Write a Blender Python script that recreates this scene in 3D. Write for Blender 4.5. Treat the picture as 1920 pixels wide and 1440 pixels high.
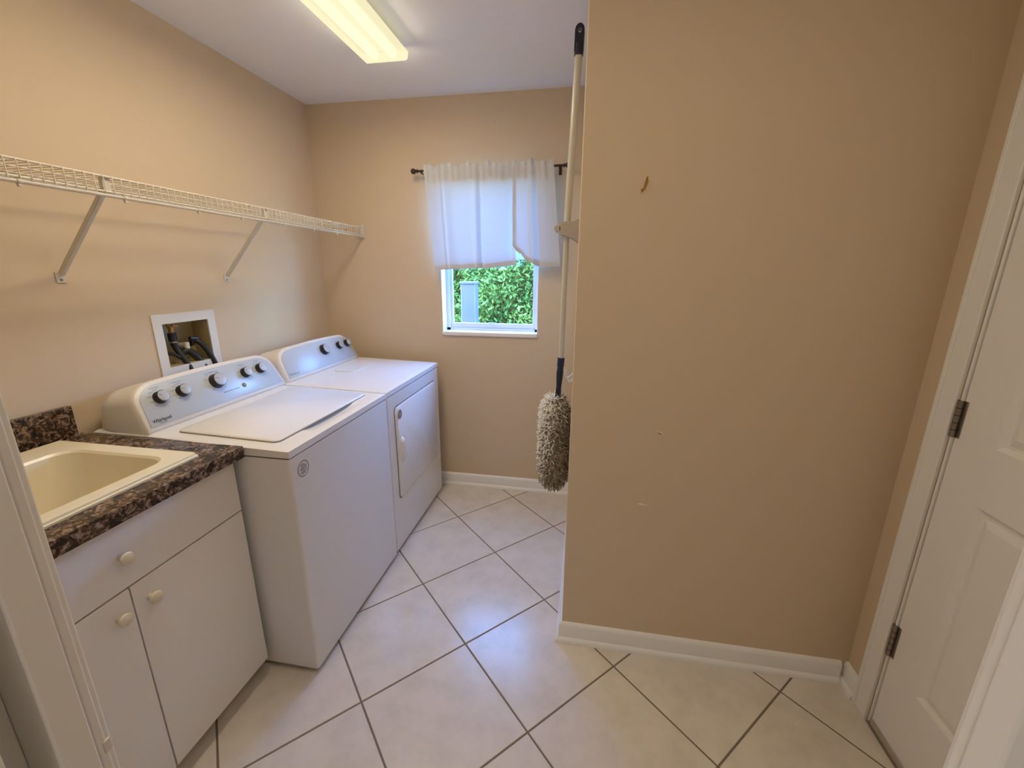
import bpy, bmesh, math, random
from mathutils import Matrix, Vector

for o in list(bpy.data.objects):
    bpy.data.objects.remove(o)
scene = bpy.context.scene
COL = scene.collection
random.seed(7)

# ------------------------------------------------------------------ camera
CAM = (1.7733, -2.6947, 1.5052)
YAW, PITCH, ROLL, FPX = 9.8541, 14.8662, 0.3036, 788.74
H = 2.5015                      # ceiling height
PX, PY, DX = 1.7367, -1.2261, 2.8137   # closet corner and right wall
YD = -2.415                     # room-side edge of the doorway jamb


def set_camera():
    y, p, r = (math.radians(a) for a in (YAW, PITCH, ROLL))
    fw = Vector((-math.sin(y) * math.cos(p), math.cos(y) * math.cos(p), -math.sin(p)))
    rt = Vector((math.cos(y), math.sin(y), 0))
    up = rt.cross(fw)
    rt2 = rt * math.cos(r) + up * math.sin(r)
    up2 = up * math.cos(r) - rt * math.sin(r)
    m = Matrix((rt2, up2, -fw)).transposed().to_4x4()
    m.translation = CAM
    cd = bpy.data.cameras.new('camera')
    cd.sensor_fit = 'HORIZONTAL'
    cd.sensor_width = 36.0
    cd.lens = FPX / 1920 * 36.0
    cd.clip_start = 0.01
    co = bpy.data.objects.new('camera', cd)
    co.matrix_world = m
    COL.objects.link(co)
    scene.camera = co


set_camera()

# ------------------------------------------------------------------ world, sun, exposure
SKY_STRENGTH = 7.0
SKY_TINT = (0.58, 0.90, 1.36)      # camera white balance sits between lamp light and daylight
HALL_FILL_POWER = 7.3
HALL_FILL_COLOR = (1.0, 0.92, 0.83)
SUN_STRENGTH = 1.0
LAMP_POWER = 12.2
FRONT_FILL_POWER = 2.6
LAMP_COLOR = (1.0, 0.84, 0.62)
scene.view_settings.view_transform = 'Standard'
scene.view_settings.look = 'None'
scene.view_settings.gamma = 1.0
scene.view_settings.use_curve_mapping = False
scene.view_settings.exposure = 0.0

world = bpy.data.worlds.new('sky')
scene.world = world
world.use_nodes = True
wn = world.node_tree.nodes
bg = wn['Background']
sky = wn.new('ShaderNodeTexSky')
sky.sky_type = 'NISHITA'
sky.sun_disc = False
sky.sun_elevation = math.radians(52)
sky.sun_rotation = math.radians(200)
wb = wn.new('ShaderNodeMix')
wb.data_type = 'RGBA'
wb.blend_type = 'MULTIPLY'
wb.inputs['Factor'].default_value = 1.0
wb.inputs['B'].default_value = (*SKY_TINT, 1)
world.node_tree.links.new(sky.outputs['Color'], wb.inputs['A'])
world.node_tree.links.new(wb.outputs['Result'], bg.inputs['Color'])
bg.inputs['Strength'].default_value = SKY_STRENGTH

sd = bpy.data.lights.new('sun', 'SUN')
sd.energy = SUN_STRENGTH
sd.angle = 0.01
sd.color = (1.0, 0.95, 0.86)
so = bpy.data.objects.new('sun', sd)
so.rotation_euler = (math.radians(40), 0, math.radians(-22))   # comes over the roof from behind the house
COL.objects.link(so)


# ------------------------------------------------------------------ materials
def mat(name, color, rough=0.5, metal=0.0, bump=None, vary=None, spec=None, coat=None):
    m = bpy.data.materials.new(name)
    m.use_nodes = True
    nt = m.node_tree
    b = nt.nodes['Principled BSDF']
    b.inputs['Base Color'].default_value = (*color, 1)
    b.inputs['Roughness'].default_value = rough
    b.inputs['Metallic'].default_value = metal
    if spec is not None:
        b.inputs['Specular IOR Level'].default_value = spec
    if coat:
        b.inputs['Coat Weight'].default_value = coat
        b.inputs['Coat Roughness'].default_value = 0.12
    tc = None
    if bump or vary:
        tc = nt.nodes.new('ShaderNodeTexCoord')
    if bump:
        scale, strength = bump
        n = nt.nodes.new('ShaderNodeTexNoise')
        n.inputs['Scale'].default_value = scale
        n.inputs['Detail'].default_value = 3
        nt.links.new(tc.outputs['Object'], n.inputs['Vector'])
        bp = nt.nodes.new('ShaderNodeBump')
        bp.inputs['Strength'].default_value = strength
        bp.inputs['Distance'].default_value = 0.002
        nt.links.new(n.outputs['Fac'], bp.inputs['Height'])
        nt.links.new(bp.outputs['Normal'], b.inputs['Normal'])
    if vary:
        scale, col2, lo, hi = vary
        n = nt.nodes.new('ShaderNodeTexNoise')
        n.inputs['Scale'].default_value = scale
        n.inputs['Detail'].default_value = 6
        n.inputs['Roughness'].default_value = 0.65
        nt.links.new(tc.outputs['Object'], n.inputs['Vector'])
        r = nt.nodes.new('ShaderNodeValToRGB')
        r.color_ramp.elements[0].position = lo
        r.color_ramp.elements[0].color = (*color, 1)
        r.color_ramp.elements[1].position = hi
        r.color_ramp.elements[1].color = (*col2, 1)
        nt.links.new(n.outputs['Fac'], r.inputs['Fac'])
        nt.links.new(r.outputs['Color'], b.inputs['Base Color'])
    return m


def granite_mat():
    m = bpy.data.materials.new('granite_laminate')
    m.use_nodes = True
    nt = m.node_tree
    b = nt.nodes['Principled BSDF']
    tc = nt.nodes.new('ShaderNodeTexCoord')
    n1 = nt.nodes.new('ShaderNodeTexNoise')
    n1.inputs['Scale'].default_value = 48
    n1.inputs['Detail'].default_value = 5
    n1.inputs['Roughness'].default_value = 0.7
    n1.inputs['Distortion'].default_value = 1.2
    nt.links.new(tc.outputs['Object'], n1.inputs['Vector'])
    r1 = nt.nodes.new('ShaderNodeValToRGB')
    e = r1.color_ramp.elements
    e[0].position = 0.42
    e[0].color = (0.012, 0.009, 0.008, 1)
    e[1].position = 0.49
    e[1].color = (0.075, 0.042, 0.028, 1)
    for p, c in ((0.53, (0.15, 0.09, 0.06)), (0.58, (0.33, 0.215, 0.15)), (0.67, (0.29, 0.25, 0.225))):
        x = e.new(p)
        x.color = (*c, 1)
    nt.links.new(n1.outputs['Fac'], r1.inputs['Fac'])
    v = nt.nodes.new('ShaderNodeTexVoronoi')
    v.inputs['Scale'].default_value = 120
    nt.links.new(tc.outputs['Object'], v.inputs['Vector'])
    r2 = nt.nodes.new('ShaderNodeValToRGB')
    r2.color_ramp.elements[0].position = 0.12
    r2.color_ramp.elements[0].color = (0.03, 0.025, 0.025, 1)
    r2.color_ramp.elements[1].position = 0.5
    r2.color_ramp.elements[1].color = (1, 1, 1, 1)
    nt.links.new(v.outputs['Distance'], r2.inputs['Fac'])
    mx = nt.nodes.new('ShaderNodeMix')
    mx.data_type = 'RGBA'
    mx.blend_type = 'MULTIPLY'
    mx.inputs['Factor'].default_value = 0.55
    nt.links.new(r1.outputs['Color'], mx.inputs['A'])
    nt.links.new(r2.outputs['Color'], mx.inputs['B'])
    nt.links.new(mx.outputs['Result'], b.inputs['Base Color'])
    b.inputs['Roughness'].default_value = 0.22
    return m


def mix_shader(name, a, bnode, fac):
    """a, bnode: (type, color, roughness)"""
    m = bpy.data.materials.new(name)
    m.use_nodes = True
    nt = m.node_tree
    nt.nodes.remove(nt.nodes['Principled BSDF'])
    out = nt.nodes['Material Output']
    mx = nt.nodes.new('ShaderNodeMixShader')
    mx.inputs['Fac'].default_value = fac
    for i, (t, c, v) in enumerate((a, bnode)):
        s = nt.nodes.new(t)
        s.inputs['Color'].default_value = (*c, 1)
        if 'Roughness' in s.inputs and v is not None:
            s.inputs['Roughness'].default_value = v
        if t == 'ShaderNodeEmission':
            s.inputs['Strength'].default_value = v
        nt.links.new(s.outputs[0], mx.inputs[1 + i])
    nt.links.new(mx.outputs[0], out.inputs['Surface'])
    return m


def emission_mat(name, color, strength):
    m = bpy.data.materials.new(name)
    m.use_nodes = True
    nt = m.node_tree
    nt.nodes.remove(nt.nodes['Principled BSDF'])
    s = nt.nodes.new('ShaderNodeEmission')
    s.inputs['Color'].default_value = (*color, 1)
    s.inputs['Strength'].default_value = strength
    nt.links.new(s.outputs[0], nt.nodes['Material Output'].inputs['Surface'])
    return m


M = {}
M['wall'] = mat('tan_wall_paint', (0.66, 0.53, 0.375), 0.85, bump=(260, 0.12), spec=0.15)
M['ceiling'] = mat('white_ceiling_paint', (0.86, 0.86, 0.86), 0.8, bump=(180, 0.2))
M['trim'] = mat('white_trim_paint', (0.86, 0.85, 0.835), 0.4)
M['door'] = mat('white_door_paint', (0.86, 0.845, 0.83), 0.42)
M['tile'] = mat('beige_ceramic_tile', (0.74, 0.68, 0.60), 0.22, bump=(35, 0.05),
                vary=(9, (0.65, 0.595, 0.52), 0.42, 0.72))
M['grout'] = mat('taupe_grout', (0.20, 0.165, 0.135), 0.9)
M['enamel'] = mat('white_appliance_enamel', (0.83, 0.825, 0.825), 0.22)
M['plastic'] = mat('white_appliance_plastic', (0.78, 0.75, 0.71), 0.35)
M['fascia'] = mat('pale_grey_blue_fascia', (0.50, 0.55, 0.60), 0.3)
M['knob_face'] = mat('silver_grey_knob_face', (0.46, 0.455, 0.45), 0.35)
M['black'] = mat('black_plastic', (0.012, 0.012, 0.014), 0.35)
M['ink'] = mat('dark_printed_ink', (0.05, 0.05, 0.06), 0.5)
M['ink_light'] = mat('light_grey_printed_ink', (0.30, 0.31, 0.33), 0.5)
M['seam'] = mat('dark_seam', (0.03, 0.028, 0.028), 0.8)
M['laminate'] = mat('white_cabinet_laminate', (0.86, 0.84, 0.825), 0.42)
M['laminate_edge'] = mat('brown_particle_edge', (0.30, 0.20, 0.11), 0.7)
M['cream_knob'] = mat('cream_plastic_knob', (0.74, 0.68, 0.56), 0.35)
M['granite'] = granite_mat()
M['recess'] = mat('dark_tan_plastic', (0.40, 0.32, 0.17), 0.5)  # one dark tan for the whole recess
M['groove'] = mat('grey_groove', (0.30, 0.28, 0.27), 0.7)
M['sink'] = mat('cream_sink_acrylic', (0.90, 0.83, 0.63), 0.25)
M['wire'] = mat('white_vinyl_wire', (0.66, 0.61, 0.53), 0.4)
M['brass'] = mat('brass', (0.55, 0.33, 0.10), 0.3, metal=1.0)
M['copper'] = mat('copper', (0.50, 0.22, 0.10), 0.35, metal=1.0)
M['steel'] = mat('brushed_steel', (0.45, 0.42, 0.39), 0.35, metal=1.0)
M['dark_steel'] = mat('aged_hinge_steel', (0.30, 0.27, 0.24), 0.4, metal=1.0)
M['rubber'] = mat('black_hose_rubber', (0.012, 0.011, 0.011), 0.45)
M['rod'] = mat('dark_brown_curtain_rod', (0.035, 0.015, 0.012), 0.35)
M['curtain'] = mix_shader('white_curtain_cloth', ('ShaderNodeBsdfDiffuse', (0.70, 0.70, 0.73), 0.9),
                          ('ShaderNodeBsdfTranslucent', (0.60, 0.80, 0.95), None), 0.075)
M['glass'] = mix_shader('window_glass', ('ShaderNodeBsdfTransparent', (0.93, 0.96, 0.96), None),
                        ('ShaderNodeBsdfGlossy', (1, 1, 1), 0.0), 0.05)
M['alu'] = mat('white_aluminium', (0.72, 0.72, 0.72), 0.4)
M['navy'] = mat('navy_plastic', (0.008, 0.010, 0.035), 0.3)
M['pole'] = mat('cream_painted_tube', (0.55, 0.52, 0.455), 0.25)
M['holder'] = mat('grey_beige_plastic', (0.42, 0.38, 0.32), 0.5)
M['white_plastic'] = mat('white_plastic', (0.74, 0.72, 0.69), 0.4)
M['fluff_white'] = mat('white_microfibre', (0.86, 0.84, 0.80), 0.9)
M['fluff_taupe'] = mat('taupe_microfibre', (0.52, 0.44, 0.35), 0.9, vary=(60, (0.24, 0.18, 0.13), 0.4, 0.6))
M['leaf'] = mat('green_leaves', (0.042, 0.105, 0.024), 0.6, vary=(3.5, (0.13, 0.21, 0.045), 0.4, 0.65), spec=0.1)
M['bark'] = mat('brown_bark', (0.10, 0.07, 0.045), 0.9)
M['soil'] = mat('garden_soil', (0.16, 0.13, 0.09), 0.95, vary=(4, (0.10, 0.14, 0.05), 0.4, 0.6))
M['vinyl'] = mat('darkened_vinyl_post', (0.12, 0.112, 0.145), 0.4)  # white vinyl with its base colour lowered under the bright sky
M['stucco'] = mat('outside_stucco', (0.55, 0.50, 0.42), 0.9)
M['lens'] = mix_shader('lamp_lens_acrylic', ('ShaderNodeBsdfTransparent', (1, 1, 1), None),
                       ('ShaderNodeEmission', (1.0, 0.92, 0.58), 1.03), 0.84)
M['lens_rim'] = emission_mat('lamp_lens_end', (1.0, 0.94, 0.66), 0.95)
M['tube'] = emission_mat('fluorescent_tube', (1.0, 0.97, 0.75), 1.7)
M['scuff'] = mat('wall_scuff_plaster', (0.90, 0.80, 0.64), 0.8)
M['scuff_dark'] = mat('wall_nick_dark', (0.22, 0.14, 0.08), 0.8)
M['sticker'] = mat('clear_sticker_film', (0.70, 0.67, 0.66), 0.3)
M['sticker_grey'] = mat('grey_sticker_print', (0.20, 0.17, 0.15), 0.4)
M['red_ink'] = mat('dull_red_print', (0.28, 0.15, 0.16), 0.5)


# ------------------------------------------------------------------ helpers
def box(bm, x0, x1, y0, y1, z0, z1):
    v = [bm.verts.new(p) for p in ((x0, y0, z0), (x1, y0, z0), (x1, y1, z0), (x0, y1, z0),
                                   (x0, y0, z1), (x1, y0, z1), (x1, y1, z1), (x0, y1, z1))]
    for f in ((0, 3, 2, 1), (4, 5, 6, 7), (0, 1, 5, 4), (1, 2, 6, 5), (2, 3, 7, 6), (3, 0, 4, 7)):
        bm.faces.new([v[i] for i in f])


def prism(bm, pts, a, b, axis):
    """extrude a 2-D outline along an axis. axis 'x': pts=(y,z); 'y': (x,z); 'z': (x,y)"""
    def P(p, t):
        return {'x': (t, p[0], p[1]), 'y': (p[0], t, p[1]), 'z': (p[0], p[1], t)}[axis]
    va = [bm.verts.new(P(p, a)) for p in pts]
    vb = [bm.verts.new(P(p, b)) for p in pts]
    bm.faces.new(va)
    bm.faces.new(list(reversed(vb)))
    n = len(pts)
    for i in range(n):
        j = (i + 1) % n
        bm.faces.new((va[i], vb[i], vb[j], va[j]))


def tube(bm, path, r, n=8, cap=True):
    """round tube along a list of points; r number or list"""
    path = [Vector(p) for p in path]
    rr = r if isinstance(r, (list, tuple)) else [r] * len(path)
    rings = []
    prev = None
    for i, p in enumerate(path):
        if i == 0:
            t = path[1] - p
        elif i == len(path) - 1:
            t = p - path[i - 1]
        else:
            t = (path[i + 1] - p).normalized() + (p - path[i - 1]).normalized()
        t.normalize()
        if prev is None:
            ref = Vector((0, 0, 1)) if abs(t.z) < 0.9 else Vector((1, 0, 0))
            u = t.cross(ref).normalized()
        else:
            u = (prev - t * prev.dot(t)).normalized()
        prev = u
        w = t.cross(u)
        rings.append([bm.verts.new(p + (u * math.cos(2 * math.pi * k / n) + w * math.sin(2 * math.pi * k / n)) * rr[i])
                      for k in range(n)])
    for a, b in zip(rings, rings[1:]):
        for k in range(n):
            bm.faces.new((a[k], a[(k + 1) % n], b[(k + 1) % n], b[k]))
    if cap:
        bm.faces.new(list(reversed(rings[0])))
        bm.faces.new(rings[-1])


def lathe(bm, prof, mtx, n=24):
    """profile (radius, height) turned about the local z of mtx"""
    rings = []
    for r, h in prof:
        rings.append([bm.verts.new(mtx @ Vector((max(r, 1e-4) * math.cos(2 * math.pi * k / n),
                                                 max(r, 1e-4) * math.sin(2 * math.pi * k / n), h)))
                      for k in range(n)])
    for a, b in zip(rings, rings[1:]):
        for k in range(n):
            bm.faces.new((a[k], a[(k + 1) % n], b[(k + 1) % n], b[k]))
    bm.faces.new(list(reversed(rings[0])))
    bm.faces.new(rings[-1])


def rrect(x0, x1, y0, y1, r, seg=5):
    pts = []
    for cx, cy, a0 in ((x1 - r, y1 - r, 0), (x0 + r, y1 - r, 90), (x0 + r, y0 + r, 180), (x1 - r, y0 + r, 270)):
        for k in range(seg + 1):
            a = math.radians(a0 + 90 * k / seg)
            pts.append((cx + r * math.cos(a), cy + r * math.sin(a)))
    return pts


def finish(bm, name, material, bevel=0.0, seg=2, smooth=True, angle=35):
    bmesh.ops.recalc_face_normals(bm, faces=bm.faces)
    me = bpy.data.meshes.new(name)
    bm.to_mesh(me)
    bm.free()
    if smooth:
        for p in me.polygons:
            p.use_smooth = True
        me.set_sharp_from_angle(angle=math.radians(angle))
    for mm in (material if isinstance(material, (list, tuple)) else [material]):
        me.materials.append(mm)
    return me


def obj(name, bm, material, parent=None, bevel=0.0, seg=2, smooth=True, angle=35, label=None):
    me = bm if isinstance(bm, bpy.types.Mesh) else finish(bm, name, material, smooth=smooth, angle=angle)
    o = bpy.data.objects.new(name, me)
    COL.objects.link(o)
    if parent is not None:
        o.parent = parent
        if parent.type == 'EMPTY':
            o.matrix_parent_inverse = Matrix.Translation(-parent.location)
        elif parent.location.length > 0:
            o.matrix_parent_inverse = Matrix.Translation(-parent.location)
    if bevel:
        b = o.modifiers.new('bevel', 'BEVEL')
        b.width = bevel
        b.segments = seg
        b.limit_method = 'ANGLE'
        b.angle_limit = math.radians(40)
    if label:
        o['label'] = label
    return o


def boxobj(name, material, dims, parent=None, bevel=0.0, seg=2, label=None):
    bm = bmesh.new()
    box(bm, *dims)
    return obj(name, bm, material, parent, bevel, seg, label=label)


def tag(o, label, cat, group=None):
    o['label'] = label
    o['category'] = cat
    if group:
        o['group'] = group
    return o


def thing(name, label, cat, loc, group=None):
    o = bpy.data.objects.new(name, None)
    o.empty_display_size = 0.1
    COL.objects.link(o)
    o.location = loc
    return tag(o, label, cat, group)


def struct(o, label=None, cat=None):
    o['kind'] = 'structure'
    if label:
        o['label'] = label
        o['category'] = cat
    return o


def text_mesh(body, size, mtx, material, name='lettering', align='CENTER', shear=0.0, extrude=0.0002, bold=0.0):
    cu = bpy.data.curves.new(name, 'FONT')
    cu.body = body
    cu.size = size
    cu.align_x = align
    cu.align_y = 'CENTER'
    cu.shear = shear
    cu.extrude = extrude
    cu.offset = bold
    cu.resolution_u = 3
    t = bpy.data.objects.new(name, cu)
    COL.objects.link(t)
    dg = bpy.context.evaluated_depsgraph_get()
    me = bpy.data.meshes.new_from_object(t.evaluated_get(dg))
    bpy.data.objects.remove(t)
    bpy.data.curves.remove(cu)
    me.transform(mtx)
    me.materials.clear()
    me.materials.append(material)
    return me


# ------------------------------------------------------------------ the room shell
def wall_with_hole(name, axis, a, b, t0, t1, z0, z1, hole, material):
    """wall running along axis from a to b, thickness t0..t1, with hole (h0,h1,hz0,hz1)"""
    bm = bmesh.new()
    h0, h1, k0, k1 = hole
    segs = [(a, h0, z0, z1), (h1, b, z0, z1), (h0, h1, k1, z1)]
    if k0 > z0 + 1e-4:
        segs.append((h0, h1, z0, k0))
    for s0, s1, c0, c1 in segs:
        if axis == 'x':
            box(bm, s0, s1, t0, t1, c0, c1)
        else:
            box(bm, t0, t1, s0, s1, c0, c1)
    return obj(name, bm, material, smooth=False)


YH = -4.2                      # far end of the hall behind the camera
WIN = (0.833, 1.470, 1.118, 2.07)      # window opening x0,x1,z0,z1
VL, VR = (-1.112, -0.045), (-1.028, -0.040)   # valve positions (y, x)
BOXO = (-1.193, -0.964, 1.094, 1.286)  # washer outlet box opening y0,y1,z0,z1

floor = struct(boxobj('floor', M['grout'], (0, DX, YH, 0.0, -0.12, -0.0022)), 'beige tiled floor laid diagonally', 'floor')
struct(boxobj('ceiling', M['ceiling'], (-0.12, DX + 0.12, YH - 0.12, 0.14, H, H + 0.12)), 'plain off-white ceiling', 'ceiling')
struct(wall_with_hole('wall_left', 'y', YH, 0.14, -0.12, 0.0, -0.12, H, BOXO, M['wall']), 'tan painted wall behind washer and dryer', 'wall')
struct(wall_with_hole('wall_back', 'x', 0.0, PX, 0.0, 0.14, -0.12, H, WIN, M['wall']), 'tan painted wall with the small window', 'wall')
bm = bmesh.new()
box(bm, PX, DX + 0.12, PY, 0.14, 0.0, H)
wall_closet = struct(obj('wall_closet', bm, M['wall'], bevel=0.004, seg=3), 'tan wall block with brass hook jutting into the room', 'wall')
struct(wall_with_hole('wall_right', 'y', YH, PY, DX, DX + 0.12, -0.12, H, (-2.158, -1.376, -0.12, 2.045), M['wall']), 'tan wall around the white panel door', 'wall')
struct(wall_with_hole('wall_front', 'x', 0.0, DX, YD - 0.105, YD - 0.006, 0.0, H, (1.200, 2.100, 0.0, 2.06), M['wall']), 'tan wall with the open doorway', 'wall')
struct(boxobj('wall_light_block', M['wall'], (DX + 0.125, DX + 0.2, -2.5, -1.2, -0.12, H)), 'added unseen wall blocking sky light behind the closed panel door', 'wall')  # added only to stop sky light leaking round the door
struct(boxobj('wall_hall', M['trim'], (-0.12, DX + 0.12, YH - 0.12, YH, -0.12, H)), 'white end wall of the hall', 'wall')


# floor tiles, one object each
def clip_poly(poly, inside, inter):
    out = []
    for i, p in enumerate(poly):
        q = poly[(i + 1) % len(poly)]
        ip, iq = inside(p), inside(q)
        if ip:
            out.append(p)
        if ip != iq:
            out.append(inter(p, q))
    return out


def clip_rect(poly, x0, x1, y0, y1):
    for ax, v, sg in ((0, x0, 1), (0, x1, -1), (1, y0, 1), (1, y1, -1)):
        if not poly:
            return poly

        def ins(p):
            return (p[ax] - v) * sg >= 0

        def itx(p, q):
            t = (v - p[ax]) / (q[ax] - p[ax])
            return (p[0] + t * (q[0] - p[0]), p[1] + t * (q[1] - p[1]))
        poly = clip_poly(poly, ins, itx)
    return poly


def build_tiles():
    g0, s, th = (1.0375, -1.0226), 0.4289, math.radians(44.65)
    ui = (math.cos(th), -math.sin(th))
    uj = (math.sin(th), math.cos(th))
    g = 0.0032
    for i in range(-9, 12):
        for j in range(-12, 9):
            poly = []
            for a, b in ((i + g / s, j + g / s), (i + 1 - g / s, j + g / s), (i + 1 - g / s, j + 1 - g / s), (i + g / s, j + 1 - g / s)):
                poly.append((g0[0] + s * (a * ui[0] + b * uj[0]), g0[1] + s * (a * ui[1] + b * uj[1])))
            poly = clip_rect(poly, 0.002, DX - 0.002, YH + 0.002, -0.002)
            if len(poly) < 3:
                continue
            if all(p[0] > PX + 0.01 and p[1] > PY + 0.01 for p in poly):
                continue
            ar = 0.5 * abs(sum(p[0] * q[1] - q[0] * p[1] for p, q in zip(poly, poly[1:] + poly[:1])))
            if ar < 0.0012:
                continue
            cx = sum(p[0] for p in poly) / len(poly)
            cy = sum(p[1] for p in poly) / len(poly)
            d = 0.0016
            top = [(p[0] + (cx - p[0]) * d / 0.25, p[1] + (cy - p[1]) * d / 0.25) for p in poly]
            bm = bmesh.new()
            rings = [[bm.verts.new((p[0], p[1], z)) for p in pp] for pp, z in ((poly, -0.01), (poly, -0.0012), (top, 0.0))]
            n = len(poly)
            for A, B in zip(rings, rings[1:]):
                for k in range(n):
                    bm.faces.new((A[k], A[(k + 1) % n], B[(k + 1) % n], B[k]))
            bm.faces.new(rings[-1])
            bm.faces.new(list(reversed(rings[0])))
            obj('tile', bm, M['tile'], floor, smooth=False)


build_tiles()

# baseboards with a rounded shoe at the foot
BASEP = [(0, 0), (0.024, 0), (0.024, 0.010), (0.0215, 0.017), (0.016, 0.022), (0.013, 0.024), (0.013, 0.074), (0.0105, 0.083), (0.006, 0.089), (0, 0.092)]


def baseboard(name, pts, label):
    """pts: floor path; the profile leans to the right-hand side of travel"""
    bm = bmesh.new()
    rings = []
    n = len(pts)
    for i, p in enumerate(pts):
        p = Vector((p[0], p[1]))
        dirs = []
        if i > 0:
            dirs.append((p - Vector(pts[i - 1])).normalized())
        if i < n - 1:
            dirs.append((Vector(pts[i + 1]) - p).normalized())
        nr = [Vector((d.y, -d.x)) for d in dirs]
        m = nr[0] if len(nr) == 1 else (nr[0] + nr[1]) / (1 + nr[0].dot(nr[1]))
        rings.append([bm.verts.new((p.x + m.x * o, p.y + m.y * o, z)) for o, z in BASEP])
    k = len(BASEP)
    for a, b in zip(rings, rings[1:]):
        for q in range(k):
            bm.faces.new((a[q], a[(q + 1) % k], b[(q + 1) % k], b[q]))
    bm.faces.new(rings[0])
    bm.faces.new(list(reversed(rings[-1])))
    return struct(obj(name, bm, M['trim'], angle=30), label, 'baseboard')


baseboard('baseboard_back', [(0.0, 0.0), (PX - 0.0245, 0.0)], 'white baseboard below the window')
baseboard('baseboard_closet', [(PX, 0.0), (PX, PY), (DX - 0.025, PY)], 'white baseboard wrapping the jutting wall corner')
baseboard('baseboard_right', [(DX, PY), (DX, -1.3075)], 'short white baseboard between corner and door casing')
baseboard('baseboard_front', [(2.14, YD - 0.006), (DX, YD - 0.006)][::-1], 'white baseboard beside the open doorway')

# ------------------------------------------------------------------ window
window = struct(boxobj('window_1', M['alu'], (WIN[0], WIN[0] + 0.028, 0.085, 0.13, WIN[2], WIN[3])), 'white framed window half covered by curtains', 'window')
boxobj('window_frame', M['alu'], (WIN[1] - 0.028, WIN[1], 0.085, 0.13, WIN[2], WIN[3]), window)
boxobj('window_frame', M['alu'], (WIN[0], WIN[1], 0.085, 0.13, WIN[3] - 0.03, WIN[3]), window)
boxobj('window_frame', M['alu'], (WIN[0], WIN[1], 0.085, 0.13, WIN[2], WIN[2] + 0.02), window)
boxobj('sash_rail', M['alu'], (WIN[0] + 0.028, WIN[1] - 0.028, 0.094, 0.118, WIN[2] + 0.02, WIN[2] + 0.052), window, bevel=0.003)
boxobj('sash_rail', M['alu'], (WIN[0] + 0.028, WIN[1] - 0.028, 0.094, 0.118, 1.585, 1.62), window, bevel=0.003)
for s0 in (WIN[0] + 0.028, WIN[1] - 0.028 - 0.018):
    boxobj('sash_stile', M['alu'], (s0, s0 + 0.018, 0.098, 0.116, WIN[2] + 0.05, WIN[3] - 0.03), window)
boxobj('pane', M['glass'], (WIN[0] + 0.04, WIN[1] - 0.04, 0.106, 0.109, WIN[2] + 0.045, 1.59), window)
boxobj('pane', M['glass'], (WIN[0] + 0.04, WIN[1] - 0.04, 0.106, 0.109, 1.615, WIN[3] - 0.025), window)
boxobj('sash_latch', M['alu'], (1.125, 1.175, 0.086, 0.095, WIN[2] + 0.046, WIN[2] + 0.058), window, bevel=0.002)
bm = bmesh.new()
box(bm, WIN[0], WIN[1], -0.012, 0.085, WIN[2] - 0.022, WIN[2] + 0.004)
obj('window_sill', bm, M['trim'], window, bevel=0.004)
bm = bmesh.new()
for x0, x1 in ((WIN[0], WIN[0] + 0.004), (WIN[1] - 0.004, WIN[1])):
    box(bm, x0, x1, 0.0, 0.085, WIN[2], WIN[3])
box(bm, WIN[0], WIN[1], 0.0, 0.085, WIN[3] - 0.004, WIN[3])
obj('reveal', bm, M['trim'], window, label='white painted window reveal')

# ------------------------------------------------------------------ right wall: panel door, casing, hinges
door = boxobj('door_1', M['door'], (DX + 0.014, DX + 0.040, -2.148, -1.3855, 0.014, 2.035))
struct(door, 'white moulded panel door with steel hinges', 'door')
XF = DX + 0.003            # face of stiles and rails
cols = ((-2.03, -1.80), (-1.735, -1.505))
rows = ((0.265, 0.912), (1.075, 1.63), (1.735, 1.93))


def rail(name, y0, y1, z0, z1):
    boxobj(name, M['door'], (XF, DX + 0.016, y0, y1, z0, z1), door)


rail('stile', -2.148, -2.03, 0.014, 2.035)
rail('stile', -1.505, -1.3855, 0.014, 2.035)
rail('stile', -1.80, -1.735, 0.014, 2.035)
zz = [0.014] + [v for r in rows for v in r] + [2.035]
for c0, c1 in cols:
    for z0, z1 in zip(zz[0::2], zz[1::2]):
        rail('rail', c0, c1, z0, z1)
    for z0, z1 in rows:
        bm = bmesh.new()
        rr = []
        for d, x in ((0.0, XF), (0.012, DX + 0.012), (0.020, DX + 0.012), (0.040, DX + 0.004)):
            rr.append([bm.verts.new((x, yy, z)) for yy, z in ((c0 + d, z0 + d), (c1 - d, z0 + d), (c1 - d, z1 - d), (c0 + d, z1 - d))])
        for a, b in zip(rr, rr[1:]):
            for k in range(4):
                bm.faces.new((a[k], a[(k + 1) % 4], b[(k + 1) % 4], b[k]))
        bm.faces.new(rr[-1])
        obj('door_panel', bm, M['door'], door, smooth=False)
for z0, z1 in ((0.29, 0.408), (1.062, 1.168), (1.80, 1.905)):
    bm = bmesh.new()
    tube(bm, [(DX - 0.004, -1.3825, z0), (DX - 0.004, -1.3825, z1)], 0.0068, 12)
    box(bm, DX + 0.0005, DX + 0.0035, -1.3985, -1.3825, z0, z1)
    box(bm, DX - 0.006, DX + 0.0015, -1.3825, -1.372, z0, z1)
    h = obj('hinge', bm, M['dark_steel'], door, bevel=0.0006, seg=1, label='aged steel butt hinge')
    for f in (0.2, 0.4, 0.6, 0.8):
        bm = bmesh.new()
        z = z0 + (z1 - z0) * f
        tube(bm, [(DX - 0.004, -1.3825, z - 0.001), (DX - 0.004, -1.3825, z + 0.001)], 0.0073, 12)
        obj('knuckle_joint', bm, M['seam'], h)
boxobj('door_sweep', M['holder'], (DX - 0.006, XF, -2.146, -1.39, 0.004, 0.022), door, bevel=0.002)
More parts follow.
